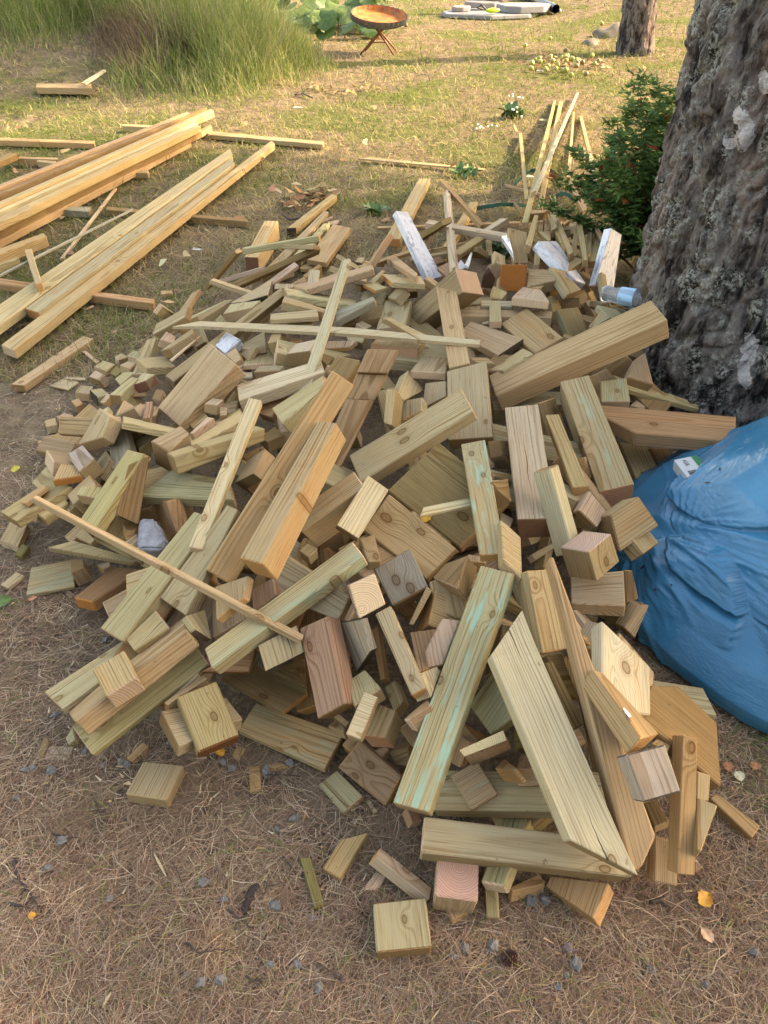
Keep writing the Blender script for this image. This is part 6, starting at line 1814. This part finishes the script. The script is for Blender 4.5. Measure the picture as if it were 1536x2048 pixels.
# carton with printing, between wood and sack
tl, tr, br, bl = (1348, 920), (1374, 910), (1398, 946), (1388, 955)
cz = hz(1366, 936)[2] + .012
A_, B_, C_, D_ = [at_z(*p, cz) for p in (tl, tr, (1394, 944), (1377, 958))]
ux = Vector(D_ - A_).normalized(); n_ = Vector((-.1, -.3, 1)).normalized(); uy = n_.cross(ux).normalized(); n_ = ux.cross(uy)
root = empty("printed_carton", A_); root.matrix_world = Matrix(((ux.x, uy.x, n_.x, A_[0]), (ux.y, uy.y, n_.y, A_[1]), (ux.z, uy.z, n_.z, A_[2]), (0, 0, 0, 1)))
tag(root, "small white carton with green edge and barcode tucked between wood and sack", "carton")
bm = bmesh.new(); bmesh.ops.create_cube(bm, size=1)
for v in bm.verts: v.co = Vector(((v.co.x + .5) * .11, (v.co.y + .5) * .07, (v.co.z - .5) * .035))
bm_obj("box", bm, NT("shaded white card").out((.50, .51, .50), .6), root)  # card colour darkened to grey for the shadow it lies in
GRN = NT("green print").out((.02, .18, .07), .5); INK = NT("black print").out((.02, .02, .02), .5)
def patch(nm, x0, x1, y0, y1, m, z=.0006): mesh_obj(nm, [(x0, y0, z), (x1, y0, z), (x1, y1, z), (x0, y1, z)], [(0, 1, 2, 3)], m, root)
patch("green_band", 0, .11, .052, .07, GRN)
bm = bmesh.new(); xx = .062
for i in range(14):
    w = random.choice((.0008, .0014, .002)); vs = [bm.verts.new(p) for p in ((xx, .012, .0008), (xx + w, .012, .0008), (xx + w, .038, .0008), (xx, .038, .0008))]; bm.faces.new(vs); xx += w + random.choice((.0008, .0014))
bm_obj("barcode", bm, INK, root)
cu = bpy.data.curves.new("txt", 'FONT'); cu.body = "ASB"; cu.size = .018; to = bpy.data.objects.new("txt", cu); COL.objects.link(to)
me = bpy.data.meshes.new_from_object(to.evaluated_get(bpy.context.evaluated_depsgraph_get())); bpy.data.objects.remove(to); me.materials.clear(); me.materials.append(INK)
o = link(bpy.data.objects.new("printed_letters", me), root); o.location = (.008, .02, .0008)
# green packing straps
STRAP = NT("green strapping band").out((.012, .10, .075), .35)
for (pts, z, lb) in (([(952, 421), (985, 424), (1015, 421), (1055, 416)], .02, "dark green packing strap lying on the lawn by the crossed lath"), ([(1028, 372), (1060, 353), (1100, 352), (1125, 364)], .03, "teal packing strap looping behind the long sticks"), ([(1112, 396), (1130, 402), (1160, 415)], .10, "loose teal strap end among the stick tangle")):
    Q_ = [at_z(*p, z) for p in pts]; bm = bmesh.new(); prev = None; fine = []
    for a, b in zip(Q_, Q_[1:]):
        for t in (0, .25, .5, .75): fine.append(a * (1 - t) + b * t)
    fine.append(Q_[-1])
    for i, p in enumerate(fine):
        lift = .03 * math.sin(math.pi * i / (len(fine) - 1))
        row = [bm.verts.new((p[0], p[1], p[2] + lift)), bm.verts.new((p[0], p[1] + .004, p[2] + .024 + lift)), bm.verts.new((p[0], p[1] + .006, p[2] + .024 + lift)), bm.verts.new((p[0], p[1] + .002, p[2] + lift))]
        if prev:
            for k in range(4): bm.faces.new((prev[k], prev[(k + 1) % 4], row[(k + 1) % 4], row[k]))
        prev = row
    o = bm_obj("packing_strap", bm, STRAP); tag(o, lb, "strap")
# brown folded card scrap between the two post ends
c = hz(975, 575); bm = bmesh.new()
pl = [(-.03, 0, 0), (-.022, .01, .05), (.0, .018, .085), (.012, .0, .07), (.03, -.01, .045), (.02, -.012, 0)]
vs = [bm.verts.new(p) for p in pl]; bm.faces.new(vs); bmesh.ops.solidify(bm, geom=list(bm.faces), thickness=.003)
o = bm_obj("card_scrap", bm, NT("brown card").out((.12, .055, .025), .7)); o.location = c.tolist(); tag(o, "brown bent card scrap between the two square post ends", "scrap")
# white scraps on the lawn
for (px, py, lb) in ((597, 218, "white scrap lying by the far leaf pile"), (1083, 146, "small white label stick by the apple heap"), (1062, 358, "tiny white scrap on the lawn near the short free stick"), (395, 505, "pale chip lying on the ground near the wide planks")):
    c = at_z(px, py); dist = np.linalg.norm(c - CAM); s = 7 * dist / FPX
    bm = bmesh.new(); vs = [bm.verts.new((s * 1.4 * math.cos(a), s * .7 * math.sin(a), .02 + .01 * math.sin(3 * a))) for a in (0, 1.1, 2.3, 3.2, 4.2, 5.3)]; bm.faces.new(vs); bmesh.ops.solidify(bm, geom=list(bm.faces), thickness=.006)
    o = bm_obj("white_scrap", bm, NT("white scrap").out((.62, .6, .55), .6)); o.location = (c[0], c[1], float(gz(c[0], c[1]))); tag(o, lb, "scrap")
